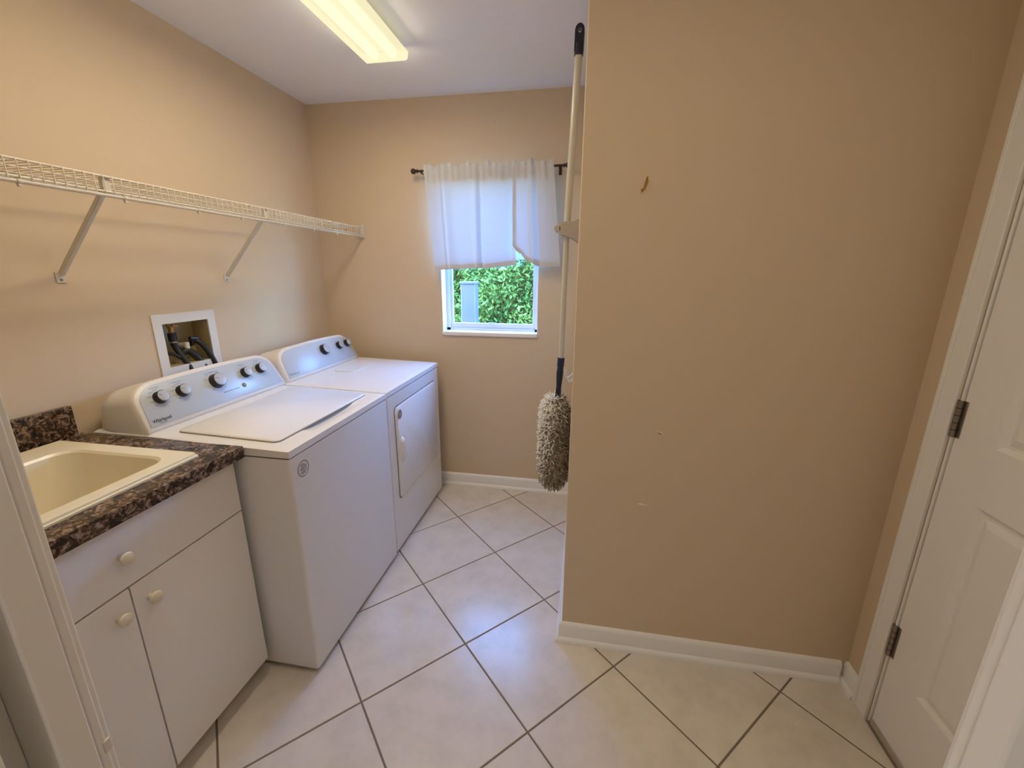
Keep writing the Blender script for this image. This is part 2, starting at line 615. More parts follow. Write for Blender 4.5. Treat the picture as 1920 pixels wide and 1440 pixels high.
boxobj('threshold', M['steel'], (DX - 0.012, DX + 0.05, -2.158, -1.38, -0.001, 0.005), door, bevel=0.001)
lk = bmesh.new()
lathe(lk, [(0.030, 0), (0.030, 0.006), (0.012, 0.010), (0.011, 0.030), (0.024, 0.038), (0.028, 0.052), (0.022, 0.066), (0.001, 0.070)],
      Matrix.Translation((XF, -2.085, 0.95)) @ Matrix.Rotation(math.radians(-90), 4, 'Y'))
obj('door_knob', lk, M['steel'], door)


def casing(name, label, boards, parent=None):
    """boards: list of box dims for flat + bead"""
    bm = bmesh.new()
    for d in boards:
        box(bm, *d)
    return struct(obj(name, bm, M['trim'], bevel=0.0025), label, 'trim')


casing('trim_1', 'white casing around the hinged panel door', [
    (DX - 0.013, DX, -1.373, -1.308, 0, 2.11), (DX - 0.017, DX, -1.322, -1.308, 0, 2.11),
    (DX - 0.013, DX, -2.226, -2.161, 0, 2.11), (DX - 0.017, DX, -2.226, -2.212, 0, 2.11),
    (DX - 0.013, DX, -2.161, -1.373, 2.045, 2.11), (DX - 0.017, DX, -2.212, -1.322, 2.096, 2.11),
    (DX - 0.004, DX + 0.10, -1.3835, -1.3765, 0, 2.043), (DX - 0.004, DX + 0.10, -2.157, -2.150, 0, 2.043)])

# doorway the camera looks through: split jambs with a dark slot between
XL, XR = 1.250, 2.050


def jamb(name, label, xf, side, e):
    bm = bmesh.new()

    def b(off0, off1, y0, y1):
        a, c = xf - side * off0, xf - side * off1
        box(bm, min(a, c), max(a, c), y0, y1, 0.0, 2.06)
    b(0.0, 0.050, YD - 0.0105, YD)            # room edge strip
    b(-0.004, 0.050, YD - e, YD - 0.0115)  # flat band
    b(0.042, 0.050, YD - 0.074, YD - e)   # slot floor
    b(-0.004, 0.050, YD - 0.112, YD - 0.074)   # hall-side band
    # room-side and hall-side casings
    b(0.006, 0.071, YD - 0.006, YD + 0.008)
    b(0.006, 0.071, YD - 0.118, YD - 0.105)
    return struct(obj(name, bm, M['trim'], bevel=0.0025), label, 'trim')


jl = jamb('trim_2', 'white doorway jamb beside the sink cabinet', XL, 1, 0.042)
jr = jamb('trim_3', 'white doorway jamb beside the panel door', XR, -1, 0.033)
bm = bmesh.new()
box(bm, XL, XR, YD - 0.112, YD, 2.04, 2.06)
box(bm, XL - 0.071, XR + 0.071, YD - 0.006, YD + 0.008, 2.052, 2.12)
box(bm, XL - 0.071, XR + 0.071, YD - 0.118, YD - 0.105, 2.052, 2.12)
struct(obj('trim_4', bm, M['trim'], bevel=0.002), 'white head casing over the open doorway', 'trim')
bm = bmesh.new()
box(bm, XL - 0.002, XL + 0.0012, YD - 0.005, YD + 0.003, 0.964, 0.980)
obj('strike_plate', bm, M['white_plastic'], jl, bevel=0.0008, label='painted strike plate lip')

# marks on the closet wall
for nm, pts, mm in (('scuff_mark', [(1.995, 0.670), (2.008, 0.6725), (2.030, 0.669), (2.037, 0.6665), (2.028, 0.6660), (2.005, 0.6675)], 'scuff'),
                    ('wall_nick', [(2.045, 0.959), (2.052, 0.957), (2.061, 0.9515), (2.058, 0.9505), (2.047, 0.9545)], 'scuff_dark'),
                    ('wall_nick', [(2.043, 0.961), (2.056, 0.9595), (2.064, 0.952), (2.062, 0.9505), (2.054, 0.957), (2.044, 0.9585)], 'scuff')):
    bm = bmesh.new()
    prism(bm, pts, PY - 0.0004, PY + 0.001, 'y')
    obj(nm, bm, M[mm], wall_closet, smooth=False)


# ------------------------------------------------------------------ ceiling light
def ceiling_light():
    t = thing('ceiling_light', 'lit fluorescent ceiling light with cream wraparound lens', 'lamp', (0.83, -1.23, H))
    x0, x1, y0, y1 = 0.722, 0.935, -1.84, -0.620
    boxobj('housing', M['white_plastic'], (0.765, 0.892, y0 + 0.01, y1 - 0.01, 2.4565, H), t, bevel=0.002)
    bm = bmesh.new()      # thin wrap lens, open at the top
    prof = [(x0 + 0.002, 2.455), (x0, 2.452), (x0 + 0.004, 2.428), (x0 + 0.012, 2.420), (x1 - 0.012, 2.420), (x1 - 0.004, 2.428), (x1, 2.452), (x1 - 0.002, 2.455)]
    A = [bm.verts.new((px, y0, pz)) for px, pz in prof]
    B = [bm.verts.new((px, y1, pz)) for px, pz in prof]
    for k in range(len(prof) - 1):
        bm.faces.new((A[k], A[k + 1], B[k + 1], B[k]))
    obj('lens', bm, M['lens'], t, angle=60)
    for ye in (y0, y1):
        bm = bmesh.new()
        prism(bm, prof, ye - 0.003, ye + 0.003, 'y')
        obj('lens_end', bm, M['lens_rim'], t)
    for xt in (0.785, 0.872):
        bm = bmesh.new()
        tube(bm, [(xt, y0 + 0.02, 2.441), (xt, y1 - 0.02, 2.441)], 0.019, 16)
        obj('fluorescent_tube', bm, M['tube'], t)
    # the light the tubes give off
    for nm, loc, rot, sx, sy, pw in (('lamp_light', ((x0 + x1) / 2, (y0 + y1) / 2, 2.415), (0, 0, 0), 0.19, 1.18, 1.0),
                                     ('lamp_light', (x1 + 0.004, (y0 + y1) / 2, 2.437), (0, math.radians(-70), 0), 0.03, 1.18, 0.05),
                                     ('lamp_light', (x0 - 0.004, (y0 + y1) / 2, 2.437), (0, math.radians(70), 0), 0.03, 1.18, 0.05),
                                     ('lamp_light', ((x0 + x1) / 2, y1 + 0.005, 2.437), (math.radians(50), 0, 0), 0.18, 0.03, 0.06)):
        ld = bpy.data.lights.new(nm, 'AREA')
        ld.shape = 'RECTANGLE'
        ld.size, ld.size_y = sx, sy
        ld.energy = LAMP_POWER * pw
        ld.color = LAMP_COLOR
        lo = bpy.data.objects.new(nm, ld)
        COL.objects.link(lo)
        lo.location = loc
        lo.rotation_euler = rot
        lo.parent = t
        lo.matrix_parent_inverse = Matrix.Translation(-t.location)


ceiling_light()

# added lamp, out of frame, to brighten the door end of the room
fl = thing('front_fill_lamp', 'added round ceiling fill lamp near the panel door, out of frame', 'lamp', (1.95, -2.12, H))
bm = bmesh.new()
lathe(bm, [(0.15, 0.0), (0.15, -0.02), (0.135, -0.025)], Matrix.Translation((1.95, -2.12, H)), 32)
obj('fill_lamp_base', bm, M['white_plastic'], fl)
bm = bmesh.new()
lathe(bm, [(0.133, -0.022), (0.125, -0.045), (0.095, -0.07), (0.05, -0.083), (0.001, -0.087)], Matrix.Translation((1.95, -2.12, H)), 32)
obj('fill_lamp_shade', bm, M['lens_rim'], fl)
ld = bpy.data.lights.new('front_fill_light', 'AREA')
ld.shape = 'DISK'
ld.size = 0.24
ld.energy = FRONT_FILL_POWER
ld.color = LAMP_COLOR
lo = bpy.data.objects.new('front_fill_light', ld)
COL.objects.link(lo)
lo.location = (1.95, -2.12, H - 0.092)
lo.parent = fl
lo.matrix_parent_inverse = Matrix.Translation(-fl.location)


# ------------------------------------------------------------------ washer and dryer
ZR = 0.945            # deck height at the console
XC = 0.282            # console foot
TILT = math.atan2(0.082, 0.168)


def deck_z(x):
    return 0.93 + (ZR - 0.93) * min(1, max(0, (0.80 - x) / (0.80 - XC)))


def console_outline(w, h, r, arch, inset=0.0, seg=10):
    """front outline of the console in (u, v); upright sides, big round shoulders, arched top"""
    pts = [(inset, inset), (w - inset, inset)]
    rr = r - inset * 0.5

    def top(u):
        q = (u - w / 2) / (w / 2)
        return h - inset - arch * q * q
    lean = 0.012
    uR = w - inset - lean
    uL = inset + lean
    # right shoulder
    for k in range(seg + 1):
        a = math.radians(90 * k / seg)
        u = uR - rr * 1.25 + rr * 1.25 * math.cos(a)
        v = top(uR - rr * 1.25) - rr + rr * math.sin(a)
        pts.append((u, v))
    for k in range(1, 12):
        u = (uR - rr * 1.25) + ((uL + rr * 1.25) - (uR - rr * 1.25)) * k / 12
        pts.append((u, top(u)))
    for k in range(seg + 1):
        a = math.radians(90 + 90 * k / seg)
        u = uL + rr * 1.25 + rr * 1.25 * math.cos(a)
        v = top(uL + rr * 1.25) - rr + rr * math.sin(a)
        pts.append((u, v))
    return pts


def console_frame(y0):
    """matrix: local x = along wall (+y world), local y = up the tilted face, local z = out of the face"""
    ex = Vector((0, 1, 0))
    ey = Vector((-math.sin(TILT), 0, math.cos(TILT)))
    ez = Vector((math.cos(TILT), 0, math.sin(TILT)))
    m = Matrix((ex, ey, ez)).transposed().to_4x4()
    m.translation = (XC, y0, ZR + 0.004)
    return m


def knob(parent, F, u, v, r, depth):
    bm = bmesh.new()
    lathe(bm, [(r * 1.06, 0.0), (r * 1.06, 0.003), (r, 0.005), (r * 0.96, depth - 0.001), (r * 0.93, depth)], F @ Matrix.Translation((u, v, 0.0032)), 28)
    k = obj('knob', bm, M['black'], parent, label='black dial with silver grey face')
    bm = bmesh.new()
    lathe(bm, [(r * 0.90, 0), (r * 0.88, 0.0016), (r * 0.80, 0.0022)], F @ Matrix.Translation((u, v, 0.0032 + depth)), 28)
    obj('knob_face', bm, M['knob_face'], k)
    bm = bmesh.new()
    mm = F @ Matrix.Translation((u, v, 0.0056 + depth)) @ Matrix.Rotation(math.radians(60), 4, 'Z')
    for px, py in (((-0.0009, r * 0.2), (0.0009, r * 0.78)),):
        vs = [bm.verts.new(mm @ Vector(c)) for c in ((px[0], px[1], 0), (py[0], px[1], 0), (py[0], py[1], 0), (px[0], py[1], 0))]
        bm.faces.new(vs)
    obj('pointer', bm, M['ink'], k, smooth=False)
    # printed marks round the dial
    bm = bmesh.new()
    for a in range(-140, 141, 35):
        q = math.radians(90 - a)
        c = Vector((u + math.cos(q) * r * 1.5, v + math.sin(q) * r * 1.42, 0.0036))
        wd = 0.0075 if abs(a) > 20 else 0.010
        vs = [bm.verts.new(F @ (c + Vector(d))) for d in ((-wd, -0.0011, 0), (wd, -0.0011, 0), (wd, 0.0011, 0), (-wd, 0.0011, 0))]
        bm.faces.new(vs)
    obj('dial_print', bm, M['ink_light'], parent, smooth=False)['kind'] = 'stuff'


def console(t, y0, y1, knobs):
    w = y1 - y0
    F = console_frame(y0)
    h = 0.188
    out = console_outline(w, h, 0.075, 0.012)
    # shell: front outline on the tilted face, run back to an upright rear
    bm = bmesh.new()
    rings = []
    back = console_outline(w, h, 0.085, 0.012)
    for pts, off in ((console_outline(w, h, 0.075, 0.012, 0.006), 0.0), (out, -0.006), (out, -0.03)):
        rings.append([bm.verts.new(F @ Vector((u, v, off))) for u, v in pts])
    for xb, sc, vh in ((0.10, 0.985, 0.75), (0.058, 0.95, 0.69), (0.048, 0.90, 0.62)):
        rings.append([bm.verts.new((xb, y0 + w / 2 + (u - w / 2) * sc, ZR + 0.004 + v * vh)) for u, v in back])
    n = len(out)
    for a, b in zip(rings, rings[1:]):
        for k in range(n):
            bm.faces.new((a[k], a[(k + 1) % n], b[(k + 1) % n], b[k]))
    bm.faces.new(rings[0])
    bm.faces.new(list(reversed(rings[-1])))
    c = obj('console', bm, M['plastic'], t, angle=50)
    bm = bmesh.new()
    rr = []
    for ins, off in ((0.0165, 0.0), (0.0165, 0.002), (0.018, 0.003)):
        rr.append([bm.verts.new(F @ Vector((u, v, off))) for u, v in console_outline(w, h, 0.075, 0.012, ins)])
    for a, b in zip(rr, rr[1:]):
        for k in range(n):
            bm.faces.new((a[k], a[(k + 1) % n], b[(k + 1) % n], b[k]))
    bm.faces.new(rr[-1])
    fa = obj('fascia', bm, M['fascia'], t, angle=50, label='pale blue-grey control fascia')
    for yk, r in knobs:
        knob(t, F, yk - y0, 0.112, r, 0.022 if r < 0.026 else 0.026)
    return F, fa


def shell(t, y0, y1, xf):
    # side, back and front sheets of the cabinet
    bm = bmesh.new()
    prism(bm, rrect(0.06, xf, y0, y1, 0.012, 4), 0.022, 0.897, 'z')
    obj('body', bm, M['enamel'], t)
    boxobj('seam', M['seam'], (0.07, xf - 0.004, y0 + 0.004, y1 - 0.004, 0.896, 0.903), t)
    for fx in (0.12, xf - 0.06):
        for fy in (y0 + 0.06, y1 - 0.06):
            bm = bmesh.new()
            lathe(bm, [(0.022, 0.0), (0.022, 0.012), (0.012, 0.014), (0.012, 0.03)], Matrix.Translation((fx, fy, 0)), 14)
            obj('foot', bm, M['black'], t)


def top_deck(t, y0, y1, xf, scoop=None):
    nx, ny = 40, 44
    x0 = 0.045
    bm = bmesh.new()
    grid = []
    for i in range(nx + 1):
        x = x0 + (xf - x0) * i / nx
        row = []
        for j in range(ny + 1):
            y = y0 + (y1 - y0) * j / ny
            z = deck_z(x)
            e = min(xf - x, y - y0, y1 - y)
            if e < 0.006:
                z -= 0.004
            if scoop:
                cy, hw, cx, hx, dep = scoop
                a, b = (y - cy) / hw, (x - cx) / hx
                if abs(a) < 1 and abs(b) < 1:
                    z -= dep * (math.cos(a * math.pi / 2) ** 0.5) * (math.cos(b * math.pi / 2) ** 0.6)
            row.append(bm.verts.new((x, y, z)))
        grid.append(row)
    for i in range(nx):
        for j in range(ny):
            bm.faces.new((grid[i][j], grid[i + 1][j], grid[i + 1][j + 1], grid[i][j + 1]))
    # rim down to the seam
    loop = [grid[i][0] for i in range(nx + 1)] + [grid[nx][j] for j in range(1, ny + 1)] + \
           [grid[i][ny] for i in range(nx - 1, -1, -1)] + [grid[0][j] for j in range(ny - 1, 0, -1)]
    low = [bm.verts.new((v.co.x, v.co.y, 0.902)) for v in loop]
    m = len(loop)
    for k in range(m):
        bm.faces.new((loop[k], low[k], low[(k + 1) % m], loop[(k + 1) % m]))
    bm.faces.new(low)
    return obj('top', bm, M['enamel'], t, bevel=0, angle=60)


def sloped_slab(name, material, outline, h, parent, edge=0.003, base=0.0006):
    bm = bmesh.new()
    cx = sum(p[0] for p in outline) / len(outline)
    cy = sum(p[1] for p in outline) / len(outline)
    rr = []
    for ins, dz in ((0, base), (0, h - edge), (edge, h)):
        rr.append([bm.verts.new((p[0] + (cx - p[0]) * ins / 0.3, p[1] + (cy - p[1]) * ins / 0.3, deck_z(p[0]) + dz)) for p in outline])
    n = len(outline)
    for a, b in zip(rr, rr[1:]):
        for k in range(n):
            bm.faces.new((a[k], a[(k + 1) % n], b[(k + 1) % n], b[k]))
    bm.faces.new(rr[-1])
    bm.faces.new(list(reversed(rr[0])))
    return obj(name, bm, material, parent, angle=50)


def washer():
    y0, y1, xf = -1.555, -0.846, 0.826
    t = thing('washing_machine', 'white top-loading washer with five control knobs beside the sink counter', 'washer', (0.44, (y0 + y1) / 2, 0))
    shell(t, y0, y1, xf - 0.002)
    top_deck(t, y0, y1, xf, scoop=(-1.20, 0.17, 0.752, 0.030, 0.016))
    # lid
    out = rrect(0.345, 0.748, -1.505, -0.896, 0.022, 5)
    lid = sloped_slab('lid', M['enamel'], out, 0.0075, t, 0.002, 0.003)
    g = bmesh.new()
    oa = rrect(0.3425, 0.7505, -1.5075, -0.8935, 0.024, 5)
    prism(g, [(p[0], p[1]) for p in oa], 0, 0.0022, 'z')
    for v in g.verts:
        inn = v.co.z
        v.co.z = deck_z(v.co.x) + inn - 0.0004
    # F, fascia
    obj('lid_gap', g, M['groove'], t)
    F, fa = console(t, y0 + 0.004, y1 + 0.004, [(-1.452, 0.0225), (-1.362, 0.0225), (-1.204, 0.030), (-1.046, 0.0225), (-0.955, 0.0225)])
    yb = y0 + 0.004
    me = text_mesh('Whirlpool', 0.0170, F @ Matrix.Translation((-1.486 - yb, 0.034, 0.0036)), M['ink'], bold=0.0003)
    obj('lettering', me, None, t)
    bm = bmesh.new()
    tube(bm, [F @ Vector((-1.486 - yb + 0.016 * math.cos(a), 0.031 + 0.010 * math.sin(a), 0.0036)) for a in [math.radians(200 + 14 * k) for k in range(11)]], 0.0007, 4)
    obj('logo_swoosh', bm, M['ink'], t)
    # status row and start button
    for k in range(7):
        bm = bmesh.new()
        vs = [bm.verts.new(F @ Vector(c)) for c in ((-1.200 - yb + k * 0.0125, 0.0545, 0.0036), (-1.1915 - yb + k * 0.0125, 0.0545, 0.0036), (-1.1915 - yb + k * 0.0125, 0.0575, 0.0036), (-1.200 - yb + k * 0.0125, 0.0575, 0.0036))]
        bm.faces.new(vs)
        obj('status_mark', bm, M['ink'], t, smooth=False)
    bm = bmesh.new()
    lathe(bm, [(0.0105, 0), (0.0105, 0.002), (0.009, 0.003)], F @ Matrix.Translation((-1.085 - yb, 0.060, 0.0032)), 20)
    obj('start_button', bm, M['sticker_grey'], t)
    for u, wd in ((-1.452, 0.018), (-1.362, 0.022), (-1.204, 0.034), (-1.046, 0.020), (-0.955, 0.016)):
        bm = bmesh.new()
        vs = [bm.verts.new(F @ Vector(c)) for c in ((u - yb - wd, 0.1515, 0.0036), (u - yb + wd, 0.1515, 0.0036), (u - yb + wd, 0.1540, 0.0036), (u - yb - wd, 0.1540, 0.0036))]
        bm.faces.new(vs)
        obj('dial_heading', bm, M['ink_light'], t, smooth=False)
    # round warning sticker on the front
    X = xf - 0.0018
    c = (-1.492, 0.838)
    Fs = Matrix(((0, 0, 1, X), (1, 0, 0, c[0]), (0, 1, 0, c[1]), (0, 0, 0, 1)))
    bm = bmesh.new()
    lathe(bm, [(0.0305, 0), (0.0305, 0.0004)], Fs, 32)
    s = obj('sticker', bm, M['sticker'], t, label='round clear sticker with dark slanted print')
    bm = bmesh.new()
    ring = [[bm.verts.new(Fs @ Vector((r * math.cos(a), r * math.sin(a), 0.0006))) for a in [2 * math.pi * k / 40 for k in range(40)]] for r in (0.0265, 0.0295)]
    for k in range(40):
        bm.faces.new((ring[0][k], ring[0][(k + 1) % 40], ring[1][(k + 1) % 40], ring[1][k]))
    obj('sticker_ring', bm, M['red_ink'], s, smooth=False)
    bm = bmesh.new()
    for u, v, wd in ((-0.006, 0.0165, 0.009), (-0.002, 0.0105, 0.012), (0.0, 0.0035, 0.017), (-0.004, -0.003, 0.009), (0.012, 0.0, 0.003), (0.0, -0.0095, 0.018), (0.0, -0.016, 0.010)):
        vs = [bm.verts.new(Fs @ Vector((u + dx * wd, v + dx * wd * 0.18 + dv, 0.0007))) for dx, dv in ((-1, -0.0014), (1, -0.0014), (1, 0.0014), (-1, 0.0014))]
        bm.faces.new(vs)
    obj('sticker_print', bm, M['ink'], s, smooth=False)


def dryer():
    y0, y1, xf = -0.838, -0.094, 0.822
    t = thing('dryer', 'white front-loading dryer with three control knobs by the window wall', 'dryer', (0.44, (y0 + y1) / 2, 0))
    shell(t, y0, y1, xf - 0.002)
    top_deck(t, y0, y1, xf)
    F, fa = console(t, y0 + 0.014, y1 - 0.034, [(-0.440, 0.030), (-0.282, 0.0225), (-0.192, 0.0225)])
    yb = y0 + 0.014
    me = text_mesh('Whirlpool', 0.019, F @ Matrix.Translation((-0.762 - yb, 0.034, 0.0036)), M['ink_light'], bold=0.0002)
    obj('lettering', me, None, t)
    # lint screen flap on the top
    out = rrect(0.335, 0.46, -0.52, -0.24, 0.03, 6)
    sloped_slab('lint_flap', M['enamel'], out, 0.004, t, 0.003)
    # front panel step below the top, door, handle, sticker
    X = xf - 0.0022
    bm = bmesh.new()
    prism(bm, rrect(-0.768, -0.170, 0.298, 0.828, 0.030, 6), X - 0.004, X + 0.0008, 'x')
    obj('door_gap', bm, M['seam'], t)
    bm = bmesh.new()
    rr = []
    for ins, off in ((0.004, 0.0), (0.004, 0.006), (0.010, 0.010)):
        rr.append([bm.verts.new((X + off, a, b)) for a, b in rrect(-0.768 + ins, -0.170 - ins, 0.298 + ins, 0.828 - ins, 0.028, 6)])
    n = len(rr[0])
    for a, b in zip(rr, rr[1:]):
        for k in range(n):
            bm.faces.new((a[k], a[(k + 1) % n], b[(k + 1) % n], b[k]))
    bm.faces.new(rr[-1])
    bm.faces.new(list(reversed(rr[0])))
    d = obj('door', bm, M['enamel'], t, angle=50)
    # pull: a tall rounded grip bulging from the door with a slot behind it
    bm = bmesh.new()
    rings = []
    for s_, off in ((1.0, 0.0), (0.94, 0.008), (0.75, 0.014), (0.4, 0.017)):
        pts = rrect(-0.712 - 0.020 * s_, -0.712 + 0.020 * s_, 0.575 - 0.072 * s_, 0.575 + 0.072 * s_, 0.0195 * s_, 5)
        rings.append([bm.verts.new((X + 0.0095 + off, a, b)) for a, b in pts])
    n = len(rings[0])
    for a, b in zip(rings, rings[1:]):
        for k in range(n):
            bm.faces.new((a[k], a[(k + 1) % n], b[(k + 1) % n], b[k]))
    bm.faces.new(rings[-1])
    obj('door_pull', bm, M['enamel'], d, angle=70)
    boxobj('pull_slot', M['fascia'], (X + 0.0085, X + 0.0106, -0.685, -0.679, 0.545, 0.640), d)
    for z in (0.42, 0.72):
        boxobj('door_hinge', M['fascia'], (X - 0.002, X + 0.005, -0.168, -0.160, z - 0.045, z + 0.045), d, bevel=0.0015)
    Fs = Matrix(((0, 0, 1, X + 0.0101), (1, 0, 0, -0.722), (0, 1, 0, 0.778), (0, 0, 0, 1)))
    bm = bmesh.new()
    lathe(bm, [(0.028, 0), (0.028, 0.0004)], Fs, 28)
    s = obj('sticker', bm, M['sticker'], d)
    bm = bmesh.new()
    lathe(bm, [(0.0235, 0.0005), (0.0235, 0.0007)], Fs, 28)
    obj('sticker_print', bm, M['sticker_grey'], s, label='dark grey round print')
    bm = bmesh.new()
    for v, wd in ((0.012, 0.010), (0.004, 0.016), (-0.004, 0.017), (-0.012, 0.011)):
        vs = [bm.verts.new(Fs @ Vector(c)) for c in ((-wd, v - 0.0012, 0.0009), (wd, v - 0.0012, 0.0009), (wd, v + 0.0012, 0.0009), (-wd, v + 0.0012, 0.0009))]
        bm.faces.new(vs)
    obj('sticker_lines', bm, M['sticker'], s, smooth=False)


washer()
dryer()


# hall behind the camera: an added, unseen fill lamp by the white end wall
hl = thing('hall_fill_lamp', 'added unseen fill lamp with glowing drum shade in the hall', 'lamp', (1.22, -3.85, 0))
bm = bmesh.new()
lathe(bm, [(0.14, 0.0), (0.14, 0.015), (0.02, 0.03)], Matrix.Translation((1.22, -3.85, 0)), 28)
obj('fill_lamp_base', bm, M['steel'], hl)
bm = bmesh.new()
tube(bm, [(1.22, -3.85, 0.02), (1.22, -3.85, 1.45)], 0.011, 12)
obj('pole', bm, M['steel'], hl)
bm = bmesh.new()
lathe(bm, [(0.20, 1.36), (0.17, 1.68)], Matrix.Translation((1.22, -3.85, 0)), 32)
obj('fill_lamp_shade', bm, emission_mat('fill_shade_glow', HALL_FILL_COLOR, HALL_FILL_POWER), hl)


# ------------------------------------------------------------------ washer outlet box and hoses
def outlet_box():
    y0, y1, z0, z1 = BOXO
    t = thing('outlet_box', 'white recessed washer outlet box with valves in the tan wall', 'outlet box', (0, (y0 + y1) / 2, z0))
    bm = bmesh.new()
    box(bm, 0.0, 0.006, -1.231, y0 + 0.002, 1.058, 1.326)
    box(bm, 0.0, 0.006, y1 - 0.002, -0.926, 1.058, 1.326)
    box(bm, 0.0, 0.006, y0 + 0.002, y1 - 0.002, z1 - 0.002, 1.326)
    box(bm, 0.0, 0.006, y0 + 0.002, y1 - 0.002, 1.058, z0 + 0.002)
    obj('frame', bm, M['white_plastic'], t, label='white square flange')
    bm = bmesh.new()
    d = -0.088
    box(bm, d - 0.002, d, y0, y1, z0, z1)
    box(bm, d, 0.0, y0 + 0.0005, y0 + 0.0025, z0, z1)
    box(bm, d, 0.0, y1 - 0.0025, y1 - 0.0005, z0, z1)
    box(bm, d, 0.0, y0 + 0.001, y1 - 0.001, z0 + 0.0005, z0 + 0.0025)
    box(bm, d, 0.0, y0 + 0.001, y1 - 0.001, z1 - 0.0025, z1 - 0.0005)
    obj('recess', bm, M['recess'], t, label='dark tan plastic recess')
    # left valve: copper stub, brass body, handle
    yv, xv = VL
    bm = bmesh.new()
    tube(bm, [(xv - 0.004, yv - 0.012, z1 - 0.004), (xv, yv - 0.004, z1 - 0.020)], 0.008, 12)
    v = obj('valve_stub', bm, M['copper'], t)
    bm = bmesh.new()
    tube(bm, [(xv, yv - 0.004, z1 - 0.018), (xv, yv, z1 - 0.030)], 0.0125, 6)
    tube(bm, [(xv, yv, z1 - 0.030), (xv, yv, z1 - 0.048)], 0.010, 12)
    v = obj('valve', bm, M['brass'], t, label='brass supply valve')
    bm = bmesh.new()
    tube(bm, [(xv, yv, z1 - 0.024), (xv + 0.024, yv - 0.004, z1 - 0.018)], 0.004, 8)
    tube(bm, [(xv + 0.022, yv - 0.012, z1 - 0.015), (xv + 0.022, yv + 0.016, z1 - 0.022)], 0.0045, 8)
    obj('valve_handle', bm, M['copper'], v)
    # right valve: pale body out of the back, black tee handle
    yv, xv = VR
    bm = bmesh.new()
    tube(bm, [(-0.086, yv - 0.028, 1.172), (xv, yv - 0.028, 1.172)], 0.012, 12)
    tube(bm, [(xv, yv - 0.028, 1.186), (xv, yv - 0.028, 1.135)], 0.0115, 12)
    v = obj('valve', bm, M['cream_knob'], t, label='pale plastic supply valve')
    bm = bmesh.new()
    tube(bm, [(xv, yv, 1.168), (xv + 0.012, yv, 1.198)], 0.007, 10)
    tube(bm, [(xv + 0.012, yv - 0.018, 1.203), (xv + 0.012, yv + 0.022, 1.197)], 0.0085, 10)
    obj('valve_handle', bm, M['black'], v)
    bm = bmesh.new()
    lathe(bm, [(0.026, 0), (0.026, 0.012), (0.020, 0.012), (0.020, 0.03)], Matrix.Translation((-0.05, -1.085, z0 + 0.002)), 18)
    obj('drain_collar', bm, M['cream_knob'], t)


outlet_box()


def bez(p0, p1, p2, p3, n=14):
    out = []
    for i in range(n + 1):
        t = i / n
        out.append(Vector(p0) * (1 - t) ** 3 + Vector(p1) * 3 * t * (1 - t) ** 2 + Vector(p2) * 3 * t * t * (1 - t) + Vector(p3) * t ** 3)
    return out


def hose(label, fitting, path, r):
    t = thing('water_hose', label, 'hose', path[-1])
    bm = bmesh.new()
    tube(bm, path, r, 12)
    obj('hose', bm, M['rubber'], t)
    if fitting:
        bm = bmesh.new()
        p = path[0]
        tube(bm, [p + Vector((0, 0, 0.030)), p + Vector((0, 0, -0.006))], 0.0165, 16)
        tube(bm, [p + Vector((0, 0, -0.006)), p + Vector((0, 0, -0.028))], 0.012, 16)
        obj('coupling', bm, M['black'], t)
        bm = bmesh.new()
        tube(bm, [p + Vector((0, 0, -0.008)), p + Vector((0, 0, -0.014))], 0.0145, 16)
        obj('crimp_ring', bm, M['steel'], t)


zc = BOXO[3]
hose('black rubber hose curling from the brass valve', True,
     bez((VL[1], VL[0], zc - 0.080), (-0.05, VL[0] + 0.004, 1.13), (0.0, -1.098, 1.155), (0.022, -1.090, 0.96)), 0.012)
hose('black rubber hose arching over the box edge', False,
     bez((-0.060, -1.045, 1.150), (-0.045, -1.01, 1.215), (0.0, -0.995, 1.215), (0.022, -0.950, 0.965), 18), 0.012)
dh = thing('drain_hose', 'thick black drain hose looping inside the outlet box', 'hose', (0.02, -1.02, 0.96))
bm = bmesh.new()
pth = bez((-0.05, -1.085, BOXO[2] + 0.012), (-0.05, -1.075, 1.175), (-0.03, -1.03, 1.175), (0.021, -0.995, 0.965), 20)
tube(bm, pth, [0.0150 + 0.0012 * (k % 2) for k in range(len(pth))], 12)
obj('hose', bm, M['rubber'], dh)
bm = bmesh.new()
tube(bm, bez((-0.075, -1.188, 1.140), (-0.045, -1.165, 1.165), (-0.03, -1.14, 1.155), (-0.02, -1.095, 1.11), 10), 0.0085, 10)
obj('hose_clip', bm, M['rubber'], dh)


# ------------------------------------------------------------------ sink cabinet, counter, sink
CY0, CY1, CXF = -2.335, -1.580, 0.634
cab = thing('sink_cabinet', 'white laminate sink base cabinet with cream knobs', 'cabinet', (0.31, (CY0 + CY1) / 2, 0))
bm = bmesh.new()
th = 0.016
box(bm, 0.004, CXF - 0.019, CY1 - th, CY1, 0.07, 0.898)
box(bm, 0.004, CXF - 0.070, CY1 - th, CY1, 0.0, 0.07)
box(bm, 0.004, CXF - 0.019, CY0, CY0 + th, 0.07, 0.898)
box(bm, 0.004, CXF - 0.070, CY0, CY0 + th, 0.0, 0.07)
box(bm, 0.004, CXF - 0.019, CY0 + th, CY1 - th, 0.07, 0.086)
box(bm, 0.004, 0.010, CY0 + th, CY1 - th, 0.086, 0.62)
box(bm, CXF - 0.037, CXF - 0.019, CY0 + th, CY1 - th, 0.695, 0.715)
box(bm, CXF - 0.037, CXF - 0.019, -1.965, -1.945, 0.086, 0.695)
obj('carcass', bm, M['laminate'], cab)
boxobj('toe_kick', M['laminate'], (CXF - 0.085, CXF - 0.069, CY0 + th, CY1 - th, 0.0, 0.07), cab)
